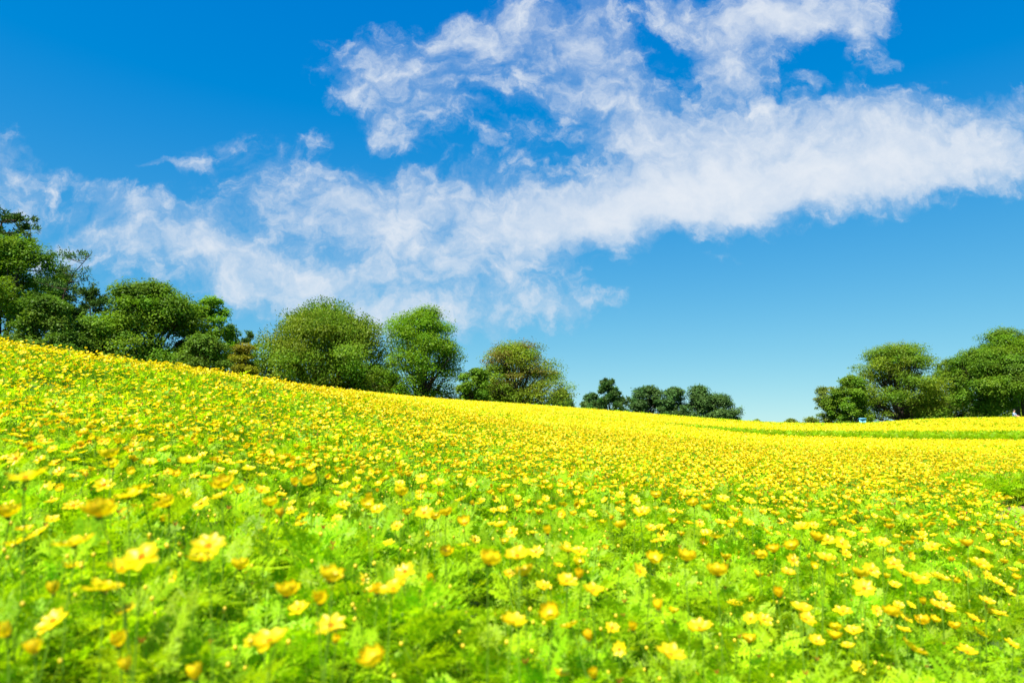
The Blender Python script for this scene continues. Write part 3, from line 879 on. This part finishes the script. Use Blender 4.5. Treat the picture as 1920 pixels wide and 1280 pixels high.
for (fm, c, r), fl in cells.items():
    fl.sort(key=lambda q: q[2])
    for j, f in enumerate(fl):
        if len(fl) == 1: s = 'the only %s yellow flower in the %s, %s' % (FS[fm], r, c)
        else: s = '%s %s yellow flower from the left in the %s, %s' % (ORD[min(j, 19)], FS[fm], r, c)
        tag(f[0], s, 'flower', 'yellow flowers standing nearest in the field')

# ------------------------------------------------------------------ trees
m_bark = rough_mat('bark', (.028, .020, .013), (.075, .055, .038), 14, .95, .8)
m_bark_red = rough_mat('red_bark', (.035, .018, .012), (.10, .055, .035), 14, .95, .8)
LM = {
    'maple':   leaf_mat('maple_leaf', (0.115, 0.202, 0.014), (0.208, 0.386, 0.011), gloss=.006, tfac=.34, hue=.022, val=.5),
    'oak':     leaf_mat('oak_leaf', (0.092, 0.167, 0.016), (0.154, 0.299, 0.013), gloss=.006, tfac=.30, hue=.02, val=.5),
    'bright':  leaf_mat('bright_leaf', (0.114, 0.218, 0.011), (0.228, 0.450, 0.009), gloss=.006, tfac=.38, hue=.02, val=.45),
    'zelkova': leaf_mat('zelkova_leaf', (0.144, 0.216, 0.016), (0.271, 0.413, 0.013), gloss=.006, tfac=.36, hue=.028, val=.5),
    'olive':   leaf_mat('olive_leaf', (0.143, 0.197, 0.027), (0.228, 0.316, 0.023), gloss=.006, tfac=.34, hue=.03, val=.5),
    'rusty':   leaf_mat('rusty_leaf', (.19, .165, .03), (.30, .26, .025), gloss=.006, tfac=.38, hue=.05, val=.45),
    'yellow':  leaf_mat('yellowing_leaf', (.20, .20, .012), (.34, .36, .012), gloss=.006, tfac=.38, hue=.03, val=.35),
    'pine':    leaf_mat('pine_needles', (0.067, 0.132, 0.023), (0.071, 0.149, 0.018), gloss=.006, tfac=.20, hue=.02, val=.5),
    'far':     leaf_mat('distant_leaf', (0.070, 0.140, 0.031), (0.088, 0.193, 0.027), gloss=.006, tfac=.25, hue=.02, val=.45),
}

def leaf_cloud(rg, cen, rad, nleaf, size, up=.55, spiky=0.0):
    """leaves spread through flattened clumps: cen (k,3), rad (k,3) ; returns pos, dir, normal, size, clump id"""
    k = len(cen)
    wts = (rad[:, 0] * rad[:, 1]); wts = wts / wts.sum()
    cid = rg.choice(k, nleaf, p=wts)
    d = unit(rg.normal(0, 1, (nleaf, 3)))
    d[:, 2] = np.where((d[:, 2] < 0) & (rg.random(nleaf) < up), -d[:, 2], d[:, 2])
    rr = rg.random(nleaf) ** .42
    lump = 1 + .30 * np.sin(d[:, 0] * 7 + cid) * np.sin(d[:, 1] * 6 + cid * 2)
    pos = cen[cid] + d * rad[cid] * (rr * lump)[:, None]
    nrm = unit(d * .55 + np.array([0, 0, .75]) + rg.normal(0, .42, (nleaf, 3)))
    di = unit(np.cross(nrm, rg.normal(0, 1, (nleaf, 3))) + spiky * np.array([0, 0, 1.0]))
    return pos, di, nrm, size * rg.uniform(.6, 1.35, nleaf), cid

def tree(name, label, cat, px, dep, top, wid, kind='maple', crown_h=None, n=15000, leaf=.17, clumps=90, flat=.72, shape='dome', lean=0., stems=1,
         bark=None, group=None, seed=0, gap=.0, tint=None, mix=None, low=.12, spiky=0., limbs=26, squash=1.0, trunk_r=None):
    rg = np.random.default_rng(seed + 77)
    u, vt = ray(px, top)
    x, y = u * dep, dep
    gz = float(ground(x, y))
    ztop = vt * dep + CZ
    H = ztop - gz
    Wd = wid / FPX * dep
    ch = H * (1 - low) if crown_h is None else crown_h / FPX * dep
    root = empty(name, (x, y, gz))
    cb = H - ch                                     # crown underside
    # clump centres fill an envelope
    cen = []
    tries = 0
    while len(cen) < clumps and tries < clumps * 60:
        tries += 1
        h = rg.random(); a = rg.uniform(0, 2 * math.pi)
        if shape == 'dome': e = (1 - max(0, (h - .34) / .66) ** 1.9) ** .55 * (.93 + .07 * min(1, h / .38))
        elif shape == 'round': e = math.sin(math.pi * (.08 + .90 * h)) ** .62
        elif shape == 'cone': e = (1 - h) ** .75 * .95 + .08
        elif shape == 'vase': e = (.45 + .55 * min(1, h / .6)) * (1 - max(0, (h - .6) / .4) ** 2.6) ** .5
        e *= .92 + .22 * math.sin(a * 3 + seed + h * 4) * math.cos(h * 5 + a * 2 + seed * 2)
        q = rg.random() ** .34
        if h < .75 and q < .30: continue
        r = e * q * Wd * .475 * rg.uniform(.86, 1.06) * (1 + .16 * math.sin(a * 2 + seed * 1.7) * h)
        cen.append((r * math.cos(a) * 1.0, r * math.sin(a) * squash, cb + h * (ch - .055 * Wd)))
    cen = np.array(cen)
    if gap > 0:
        k = vnoise(cen[:, 0] * 3 + seed * 9, cen[:, 2] * 3 + cen[:, 1], 2.2) > gap * .75
        cen = cen[k]
    cr = Wd * (.07 + .13 * rg.random(len(cen)) ** 1.3) * (90 / max(clumps, 30)) ** .33
    n = int(n * 2.1); leaf *= 1.08
    rad = np.stack([cr, cr, cr * flat], 1)
    cen[:, 2] = np.minimum(cen[:, 2], H - rad[:, 2] * .9)
    cen[:, 0] += lean * cen[:, 2]
    pos, di, nr, sz, cid = leaf_cloud(rg, cen, rad, n, leaf, spiky=spiky)
    if spiky > 0:   # loose twigs that break the outline
        tops = cen[cen[:, 2] > cb + ch * .45]
        m2 = int(n * .08)
        c0 = tops[rg.integers(0, len(tops), m2)]
        dd = unit(rg.normal(0, .5, (m2, 3)) + np.array([0, 0, 1.2]) + unit(c0 - np.array([0, 0, cb])) * .8)
        p2 = c0 + dd * (Wd * .12 * rg.uniform(.5, 1.25, (m2, 1)))
        pos = np.vstack([pos, p2]); di = np.vstack([di, dd]); nr = np.vstack([nr, unit(rg.normal(0, 1, (m2, 3)))])
        sz = np.concatenate([sz, leaf * rg.uniform(.5, 1., m2)]); cid = np.concatenate([cid, rg.integers(0, len(cen), m2)])
    pos[:, 2] = np.maximum(pos[:, 2], .1)
    v, f = kites(pos, di, nr, sz, sz * .55, .06)
    ct = rg.random((len(cen), 2))
    tn = np.ones((len(pos), 4)); tn[:, 0] = np.clip(ct[cid, 0] * .7 + rg.random(len(pos)) * .3, 0, 1); tn[:, 1] = np.clip(ct[cid, 1] * .45 + rg.random(len(pos)) * .55, 0, 1)
    fm = np.zeros(len(f), int); mats = [LM[kind]]
    if mix:        # part of the crown has turned colour
        mats.append(LM[mix[0]])
        sel = rg.random(len(cen)) < mix[1] * (.35 + 1.0 * (cen[:, 2] - cb) / ch)
        fm = sel[cid].astype(int)
    put('crown', mesh_np('crown', v, f, mats, fm, np.repeat(tn, 4, 0)), root)
    # trunk and limbs
    g = Geo(); tr = trunk_r or max(.09, Wd * .028)
    fork = cb + ch * .16 if stems == 1 else H * .06
    starts = []
    for s in range(stems):
        a = 2 * math.pi * s / stems + rg.uniform(0, 1); o = .0 if stems == 1 else .22
        top_ = np.array([lean * fork + math.cos(a) * o * 1.5, math.sin(a) * o * 1.5, fork])
        t = np.linspace(0, 1, 5)[:, None]
        b0 = np.array([math.cos(a) * o * .5, math.sin(a) * o * .5, -.3])
        tube(g, b0 * (1 - t) + top_ * t + rg.normal(0, tr * .12, (5, 3)), np.linspace(tr * 1.35, tr * .85, 5) * (1 if stems == 1 else .6), 8, 0)
        starts.append(top_)
    sel = rg.choice(len(cen), min(limbs, len(cen)), replace=False)
    for j, c in enumerate(cen[sel]):
        s0 = starts[j % len(starts)]
        lead = s0 + np.array([0, 0, max(0, (c[2] - s0[2])) * .35 * rg.random()])
        t = np.linspace(0, 1, 7)[:, None]
        mid = lead * .5 + c * .5 + np.array([0, 0, -.06 * ch]) + rg.normal(0, .02 * Wd, 3)
        pts = s0 * (1 - t) ** 3 + 3 * lead * t * (1 - t) ** 2 + 3 * mid * t * t * (1 - t) + c * t ** 3
        tube(g, pts, np.linspace(tr * .5, tr * .09, 7) * rg.uniform(.7, 1.1), 5, 0)
        for q in range(3):
            e = c + rg.normal(0, .04 * Wd, 3) - np.array([0, 0, .02 * Wd]); b = pts[4]
            tube(g, np.linspace(b, e, 4) + rg.normal(0, .01 * Wd, (4, 3)), np.linspace(tr * .16, tr * .05, 4), 4, 0)
    put('trunk', g.mesh('trunk', [bark or m_bark], smooth=True), root)
    return tag(root, label, cat, group)

def pine(label, px, dep, top, wid, base_trunk=None, pads=26, n=9000, lean=0., seed=0, low=.25, group=None, needle=.26, path=None, kind='pine', cone=.75):
    """conifer: a bent trunk, near level boughs, upright needle tufts in pads"""
    rg = np.random.default_rng(seed + 500)
    u, vt = ray(px, top); x, y = u * dep, dep
    gz = float(ground(x, y)); H = vt * dep + CZ - gz; Wd = wid / FPX * dep
    root = empty('pine_tree', (x, y, gz))
    g = Geo(); tr = max(.06, Wd * .022)
    ts = np.linspace(0, 1, 9)
    if path is None: cx = lean * H * (ts - 1) + .04 * Wd * np.sin(ts * 5 + seed)
    else: cx = np.interp(ts, [a for a, b in path], [b for a, b in path])
    tp = np.stack([cx, .03 * Wd * np.cos(ts * 4), H * ts - .3 * (ts == 0)], 1)
    tube(g, tp, np.linspace(tr * 1.5, tr * .3, 9), 8, 0)
    P, D, Nn, S, C = [], [], [], [], []
    for j in range(pads):
        h = low + (1 - low) * (j + .5) / pads + rg.normal(0, .012); h = min(h, .985)
        b = np.array([np.interp(h, ts, tp[:, k]) for k in range(3)])
        a = rg.uniform(0, 2 * math.pi) if j % 3 else rg.choice([0, math.pi]) + rg.normal(0, .4)
        rl = Wd * .5 * ((1 - h) / (1 - low)) ** cone * rg.uniform(.6, 1.1) + Wd * .06
        e = b + np.array([math.cos(a) * rl, math.sin(a) * rl, rl * rg.uniform(.05, .38)])
        t = np.linspace(0, 1, 5)[:, None]
        pts = b * (1 - t) + e * t + np.array([0, 0, 1]) * (np.sin(t * math.pi) * -.05 * rl)
        tube(g, pts, np.linspace(tr * .4, tr * .1, 5), 4, 0)
        nt_ = max(3, int(10 * rl / (Wd * .5) + 3))
        for q in range(nt_):
            f_ = rg.uniform(.3, 1.05)
            c = b * (1 - f_) + e * f_ + np.array([rg.normal(0, .16 * rl), rg.normal(0, .16 * rl), rg.normal(.03 * rl, .05 * rl)])
            m_ = int(n / (pads * 8))
            d = unit(rg.normal(0, .62, (m_, 3)) + np.array([math.cos(a) * .45, math.sin(a) * .45, .75]))
            P.append(c + rg.normal(0, .09, (m_, 3)) + d * rg.uniform(0, .22, (m_, 1))); D.append(d); Nn.append(unit(rg.normal(0, .5, (m_, 3)) + np.array([0, -.3, .8]))); S.append(needle * rg.uniform(.7, 1.3, m_))
            C.append(np.full(m_, rg.random()))
    P, D, Nn, S, C = np.vstack(P), np.vstack(D), np.vstack(Nn), np.concatenate(S), np.concatenate(C)
    Nn = unit(Nn - D * (Nn * D).sum(1, keepdims=True))
    v, f = kites(P, D, Nn, S, S * .30)
    tn = np.ones((len(P), 4)); tn[:, 0] = C; tn[:, 1] = np.clip(C * .4 + rg.random(len(P)) * .6, 0, 1)
    put('crown', mesh_np('crown', v, f, [LM[kind]], None, np.repeat(tn, 4, 0)), root)
    put('trunk', g.mesh('trunk', [m_bark_red], smooth=True), root)
    return tag(root, label, 'pine tree', group)

G1 = 'trees along the crest of the slope'; G2 = 'distant trees behind the crest'; G3 = 'trees on the far rise at the right'; G4 = 'low bushes on the skyline'
# left end
pine('tall dark pine rising at the left edge above the leafy tree', 12, 52, 405, 225, pads=44, n=17000, seed=1, low=.40, group=G1, needle=.28, cone=.38)
tree('broadleaf_tree', 'dense mid green leafy tree at the left edge in front of the tall pine', 'tree', 20, 46, 446, 235, 'maple', n=34000, clumps=120, seed=2, group=G1, shape='round', leaf=.17)
tree('broadleaf_tree', 'low rounded leafy tree beneath the bare leaning pine, above the flower crest', 'tree', 98, 41, 556, 150, 'oak', n=20000, clumps=80, seed=3, group=G1, shape='dome', leaf=.15)
pine('slender pine with a bare curved trunk leaning against the sky', 170, 44, 478, 84, pads=12, n=1500, seed=4, low=.74, group=G1, needle=.17, cone=.3, path=[(0, -1.9), (.55, -1.7), (.78, -1.45), (.9, -.85), (1, 0)])
pine('broad flat-topped pine behind the leaning slender pine', 108, 54, 512, 100, pads=22, n=9000, seed=5, low=.5, group=G1, cone=.4)
pine('light green pine with drooping boughs left of the big rounded tree', 176, 50, 548, 100, pads=30, n=12000, seed=6, low=.35, group=G1, cone=.5)
tree('broadleaf_tree', 'small dark leafy tree filling the gap right of the leaning pine', 'tree', 168, 47, 590, 110, 'oak', n=13000, clumps=60, seed=61, group=G1, shape='dome', leaf=.15)
tree('broadleaf_tree', 'large rounded green tree between the pines and the yellow shrub', 'tree', 292, 46, 528, 250, 'maple', n=40000, clumps=150, seed=7, group=G1, shape='dome', leaf=.165, mix=('oak', .4))
tree('broadleaf_tree', 'brighter green leafy tree at the right shoulder of the large rounded one', 'tree', 392, 49, 556, 105, 'bright', n=15000, clumps=70, seed=8, group=G1, shape='dome', leaf=.16)
tree('broadleaf_tree', 'low pale green leafy tree at the crest before the yellow shrub', 'tree', 385, 42, 628, 110, 'oak', n=11000, clumps=50, seed=9, group=G1, shape='dome', leaf=.14)
pine('small blue green pine peeking between the rounded tree and the zelkova', 437, 62, 612, 70, pads=16, n=6000, seed=10, low=.3, group=G1)
pine('small dark pine top just left of the wide zelkova', 468, 64, 622, 50, pads=14, n=4000, seed=11, low=.3, group=G1)
tree('yellow_shrub', 'yellowing shrub on the crest left of the wide zelkova', 'shrub', 455, 48, 644, 62, 'yellow', n=8000, clumps=40, seed=12, shape='dome', leaf=.13)
# zelkovas
tree('zelkova_tree', 'widest zelkova with feathery upright twigs in the middle left', 'tree', 612, 52, 580, 268, 'zelkova', n=46000, clumps=150, seed=13, group=G1, shape='dome', leaf=.15, spiky=.9, stems=3, limbs=44, flat=.7, mix=('maple', .45))
tree('zelkova_tree', 'round bright green zelkova with dark trunk and forking branches in the centre', 'tree', 792, 54, 572, 202, 'bright', n=30000, clumps=210, seed=14, group=G1, shape='dome', leaf=.135, gap=0, stems=2, limbs=50, flat=.8, low=.05, trunk_r=.24)
tree('broadleaf_tree', 'low pale leafy bush between the round zelkova and the rust tinted tree', 'tree', 888, 52, 690, 60, 'maple', n=8000, clumps=34, seed=15, group=G1, shape='dome', leaf=.15)
tree('broadleaf_tree', 'low green undergrowth tree behind the foot of the round zelkova', 'tree', 705, 60, 682, 90, 'bright', n=9000, clumps=40, seed=16, group=G1, shape='dome', leaf=.15)
tree('broadleaf_tree', 'rust tinted airy tree with bare twigs showing, right of the round zelkova', 'tree', 966, 58, 638, 204, 'zelkova', n=24000, clumps=170, seed=17, group=G1, shape='dome', leaf=.135, gap=.05, stems=3, limbs=56, flat=.6, mix=('rusty', .3), low=.02)
tree('broadleaf_tree', 'low dark leafy bush at the foot of the rust tinted tree', 'tree', 935, 60, 715, 105, 'oak', n=9000, clumps=44, seed=18, group=G1, shape='dome', leaf=.15)
pine('small dense conifer just right of the rust tinted tree', 1052, 70, 734, 50, pads=20, n=8000, seed=19, low=.1, group=G1, kind='far')
# far middle
pine('distant pointed pine standing alone left of the far tree row', 1142, 95, 716, 72, pads=30, n=12000, seed=20, low=.05, group=G2, kind='far', needle=.42)
tree('broadleaf_tree', 'low distant tree leaning on the left of the lone pointed pine', 'tree', 1112, 97, 736, 52, 'far', n=7000, clumps=40, seed=21, group=G2, shape='dome', leaf=.24, low=0)
for i, (px, tp, wd, lb) in enumerate([(1214, 723, 62, 'first rounded distant tree of the far row, beside the lone pine'), (1262, 727, 60, 'second distant tree in the middle of the far row'),
                                   (1310, 722, 66, 'tallest distant tree near the right of the far row'), (1345, 738, 72, 'sloping distant tree ending the far row at its right')]):
    tree('broadleaf_tree', lb, 'tree', px, 98 + i, tp, wd * 1.22, 'far', n=11000, clumps=60, seed=30 + i, group=G2, shape='cone' if i in (2,) else 'dome', leaf=.24, low=0.0, limbs=14)
tree('bush', 'low dark bush trailing off the right end of the distant row', 'bush', 1370, 99, 766, 40, 'far', n=2500, clumps=16, seed=36, shape='dome', leaf=.24, low=.02, group=G4)
for i, (px, tp, wd, lb) in enumerate([(1418, 786, 22, 'tiny wispy bush on the skyline right of the distant tree row'), (1482, 785, 34, 'small low bush on the skyline halfway to the right trees'),
                                      (1520, 782, 44, 'low pale bush touching the left end of the right trees')]):
    tree('bush', lb, 'bush', px, 72, tp, wd, 'olive', n=1500, clumps=14, seed=40 + i, shape='dome', leaf=.16, low=.02, group=G4, limbs=8)
# right group
tree('broadleaf_tree', 'pale wispy small tree at the left end of the right trees', 'tree', 1556, 66, 722, 58, 'olive', n=7500, clumps=60, seed=50, group=G3, shape='dome', leaf=.14, gap=.1, low=.02)
tree('broadleaf_tree', 'bright green bushy tree behind the light blue stand', 'tree', 1592, 64, 704, 86, 'maple', n=17000, clumps=90, seed=51, group=G3, shape='dome', leaf=.15, low=.02)
tree('zelkova_tree', 'broad olive zelkova with a fan of thin stems in the right group', 'tree', 1680, 67, 641, 206, 'zelkova', n=34000, clumps=160, seed=52, group=G3, shape='dome', leaf=.15, stems=5, limbs=60, flat=.55, gap=0, mix=('maple', .45), low=.10)
tree('broadleaf_tree', 'yellow green tree filling the dip between the two big right trees', 'tree', 1772, 74, 672, 84, 'zelkova', n=11000, clumps=56, seed=53, group=G3, shape='round', leaf=.16, low=.12)
tree('broadleaf_tree', 'dense dark green round tree with a short trunk, second from the right edge', 'tree', 1842, 62, 652, 158, 'maple', n=30000, clumps=115, seed=54, group=G3, shape='round', leaf=.155, low=.24, crown_h=118, trunk_r=.26)
tree('broadleaf_tree', 'tallest tree of the right group, crown cut by the right edge', 'tree', 1893, 70, 614, 178, 'bright', n=30000, clumps=120, seed=55, group=G3, shape='round', leaf=.165, low=.2, mix=('oak', .4), crown_h=145)
tree('broadleaf_tree', 'tree with a bare leaning dark trunk at the right edge', 'tree', 1915, 60, 668, 90, 'oak', n=13000, clumps=60, seed=56, group=G3, shape='round', leaf=.155, crown_h=66, lean=-.07, trunk_r=.23)
for i, (px, tp, wd, lb) in enumerate([(1722, 738, 70, 'low yellowish bush under the fan of thin stems'), (1790, 742, 90, 'low shaded bush beneath the yellow green tree'),
                                      (1868, 748, 80, 'low olive bush behind the trunks at the right'), (1925, 735, 70, 'pale dry looking bush beyond the leaning trunk')]):
    tree('bush', lb, 'bush', px, 82, tp, wd, 'zelkova' if i != 1 else 'olive', n=6500, clumps=34, seed=70 + i, shape='dome', leaf=.18, low=.02, group=G4 if i > 9 else 'bushes under the right trees', limbs=10)

# ------------------------------------------------------------------ light blue stand on the crest
def box(g, x0, x1, y0, y1, z0, z1, m=0):
    v = [(x, y, z) for z in (z0, z1) for y in (y0, y1) for x in (x0, x1)]
    g.add(v, [(0, 2, 3, 1), (4, 5, 7, 6), (0, 1, 5, 4), (2, 6, 7, 3), (0, 4, 6, 2), (1, 3, 7, 5)], m)
m_blue = rough_mat('light_blue_paint', (.09, .36, .62), (.12, .42, .68), 30, .45, .05)
m_dark = rough_mat('painted_shade_blue', (.01, .09, .17), (.014, .11, .2), 20, .6, .05)
bd = 55.0
bu, bt = ray(1617, 783.5)
bx = bu * bd; bz = float(ground(bx, bd)); top = bt * bd + CZ - bz
st = empty('blue_stand', (bx, bd, bz)); st.rotation_euler = (0, 0, R(10))
w = .29
g = Geo(); box(g, -w + .02, -w + .12, -.05, .05, 0, top - .09); put('post', g.mesh('post', [m_blue]), st)
g = Geo(); box(g, w - .12, w - .02, -.05, .05, 0, top - .09); put('post', g.mesh('post', [m_blue]), st)
g = Geo(); box(g, -w, w, -.10, .10, top - .09, top); put('top_rail', g.mesh('top_rail', [m_blue]), st)
g = Geo(); box(g, -w + .12, w - .12, -.02, .02, top - .15, top - .092); put('painted_shadow', g.mesh('painted_shadow', [m_dark]), st)  # dark blue strip: the shade below the rail, put in as colour
g = Geo(); box(g, -w + .12, w - .12, -.04, .03, top - .24, top - .152); box(g, -w + .12, -w + .24, -.04, .03, 0.1, top - .24); box(g, w - .24, w - .12, -.04, .03, 0.1, top - .24)
put('panel', g.mesh('panel', [m_blue]), st)
tag(st, 'small light blue painted stand with a dark opening on the flower crest', 'stand')

# ------------------------------------------------------------------ visitor by the leaning trunk
m_skin = leaf_mat('skin', (.55, .30, .2), (.4, .1, .05), gloss=.04, tfac=.05, use_attr=False)
m_shirt = rough_mat('pale_blue_cloth', (.26, .36, .52), (.32, .42, .58), 20, .85, .2)
m_trouser = rough_mat('dark_cloth', (.03, .035, .05), (.05, .055, .075), 20, .9, .2)
m_hair = rough_mat('black_hair', (.012, .010, .009), (.025, .02, .018), 40, .5, .2)
pd = 58.0
pu, pt = ray(1901, 779.5)
pxw = pu * pd; pg = float(ground(pxw, pd)); ptop = pt * pd + CZ
Hh = 1.62
pz = ptop - Hh          # stands a little lower, on the ground behind the crest
def skin_body(name, joints, edges, mats, parent, sub=2):
    me = bpy.data.meshes.new(name); me.from_pydata([j[0] for j in joints], edges, []); me.update()
    for m in mats: me.materials.append(m)
    o = put(name, me, parent)
    sk = o.modifiers.new('skin', 'SKIN'); sk.use_smooth_shade = True
    for i, j in enumerate(joints): me.skin_vertices[0].data[i].radius = (j[1], j[2] if len(j) > 2 else j[1])
    me.skin_vertices[0].data[0].use_root = True
    s = o.modifiers.new('sub', 'SUBSURF'); s.levels = sub; s.render_levels = sub
    return o
J = [((0, 0, .13), .13, .11), ((0, .0, .32), .12, .09), ((0, -.03, .50), .15, .10), ((0, -.04, .60), .05), ((0, -.06, .655), .055), ((0, -.07, .735), .075, .09), ((0, -.06, .79), .04),
     ((.17, -.03, .52), .048), ((.22, -.14, .32), .038), ((.14, -.34, .26), .028), ((.12, -.40, .22), .022),
     ((-.17, -.03, .52), .048), ((-.22, -.14, .32), .038), ((-.14, -.34, .26), .028), ((-.12, -.40, .22), .022),
     ((.10, -.10, .14), .085), ((.12, -.42, .12), .055), ((.12, -.45, -.32), .038), ((.12, -.57, -.36), .03),
     ((-.10, -.10, .14), .085), ((-.12, -.42, .12), .055), ((-.12, -.45, -.32), .038), ((-.12, -.57, -.36), .03)]
E = [(0, 1), (1, 2), (2, 3), (3, 4), (4, 5), (5, 6), (2, 7), (7, 8), (8, 9), (9, 10), (2, 11), (11, 12), (12, 13), (13, 14), (0, 15), (15, 16), (16, 17), (17, 18), (0, 19), (19, 20), (20, 21), (21, 22)]
pr = empty('person', (pxw, pd, pg)); pr.rotation_euler = (0, 0, R(35))
s_ = max(.9, min(1.1, (ptop - pg) / Hh)) if ptop - pg > 1.2 else 1.0
pr.location.z = pg + .40
stool = empty('stool', (pxw, pd, pg)); stool.rotation_euler = (0, 0, R(35))
g = Geo(); ball(g, (0, 0, .385), (.19, .19, .022), 0, None, 14, 6); put('seat', g.mesh('seat', [m_bark_red], smooth=True), stool)
for ax_s, ay_s in ((.11, .11), (-.11, .11), (-.11, -.11), (.11, -.11)):
    g = Geo(); tube(g, [(ax_s * 1.3, ay_s * 1.3, 0), (ax_s, ay_s, .375)], .018, 6, 0); put('leg', g.mesh('leg', [m_bark_red]), stool)
tag(stool, 'small wooden stool under the person by the leaning trunk', 'stool')
skin_body('body', J, E, [m_skin], pr)
grow = lambda j, k: (j[0],) + tuple(r * k for r in j[1:])
skin_body('shirt', [grow(J[i], 1.14) for i in (0, 1, 2, 3, 7, 8, 11, 12)], [(0, 1), (1, 2), (2, 3), (2, 4), (4, 5), (2, 6), (6, 7)], [m_shirt], pr)
skin_body('trousers', [grow(J[i], 1.12) for i in (0, 15, 16, 17, 19, 20, 21)], [(0, 1), (1, 2), (2, 3), (0, 4), (4, 5), (5, 6)], [m_trouser], pr)
g = Geo(); ball(g, (0, -.04, .775), (.085, .095, .075), 0, None, 12, 8); put('hair', g.mesh('hair', [m_hair], smooth=True), pr)
tag(pr, 'person in a pale blue shirt sitting by the leaning trunk at the right edge', 'person')
print('hand', len(hand), 'flowers', len(flowers), 'mass', int(rest.sum()), 'plants', len(px_), 'person top', ptop - pg)
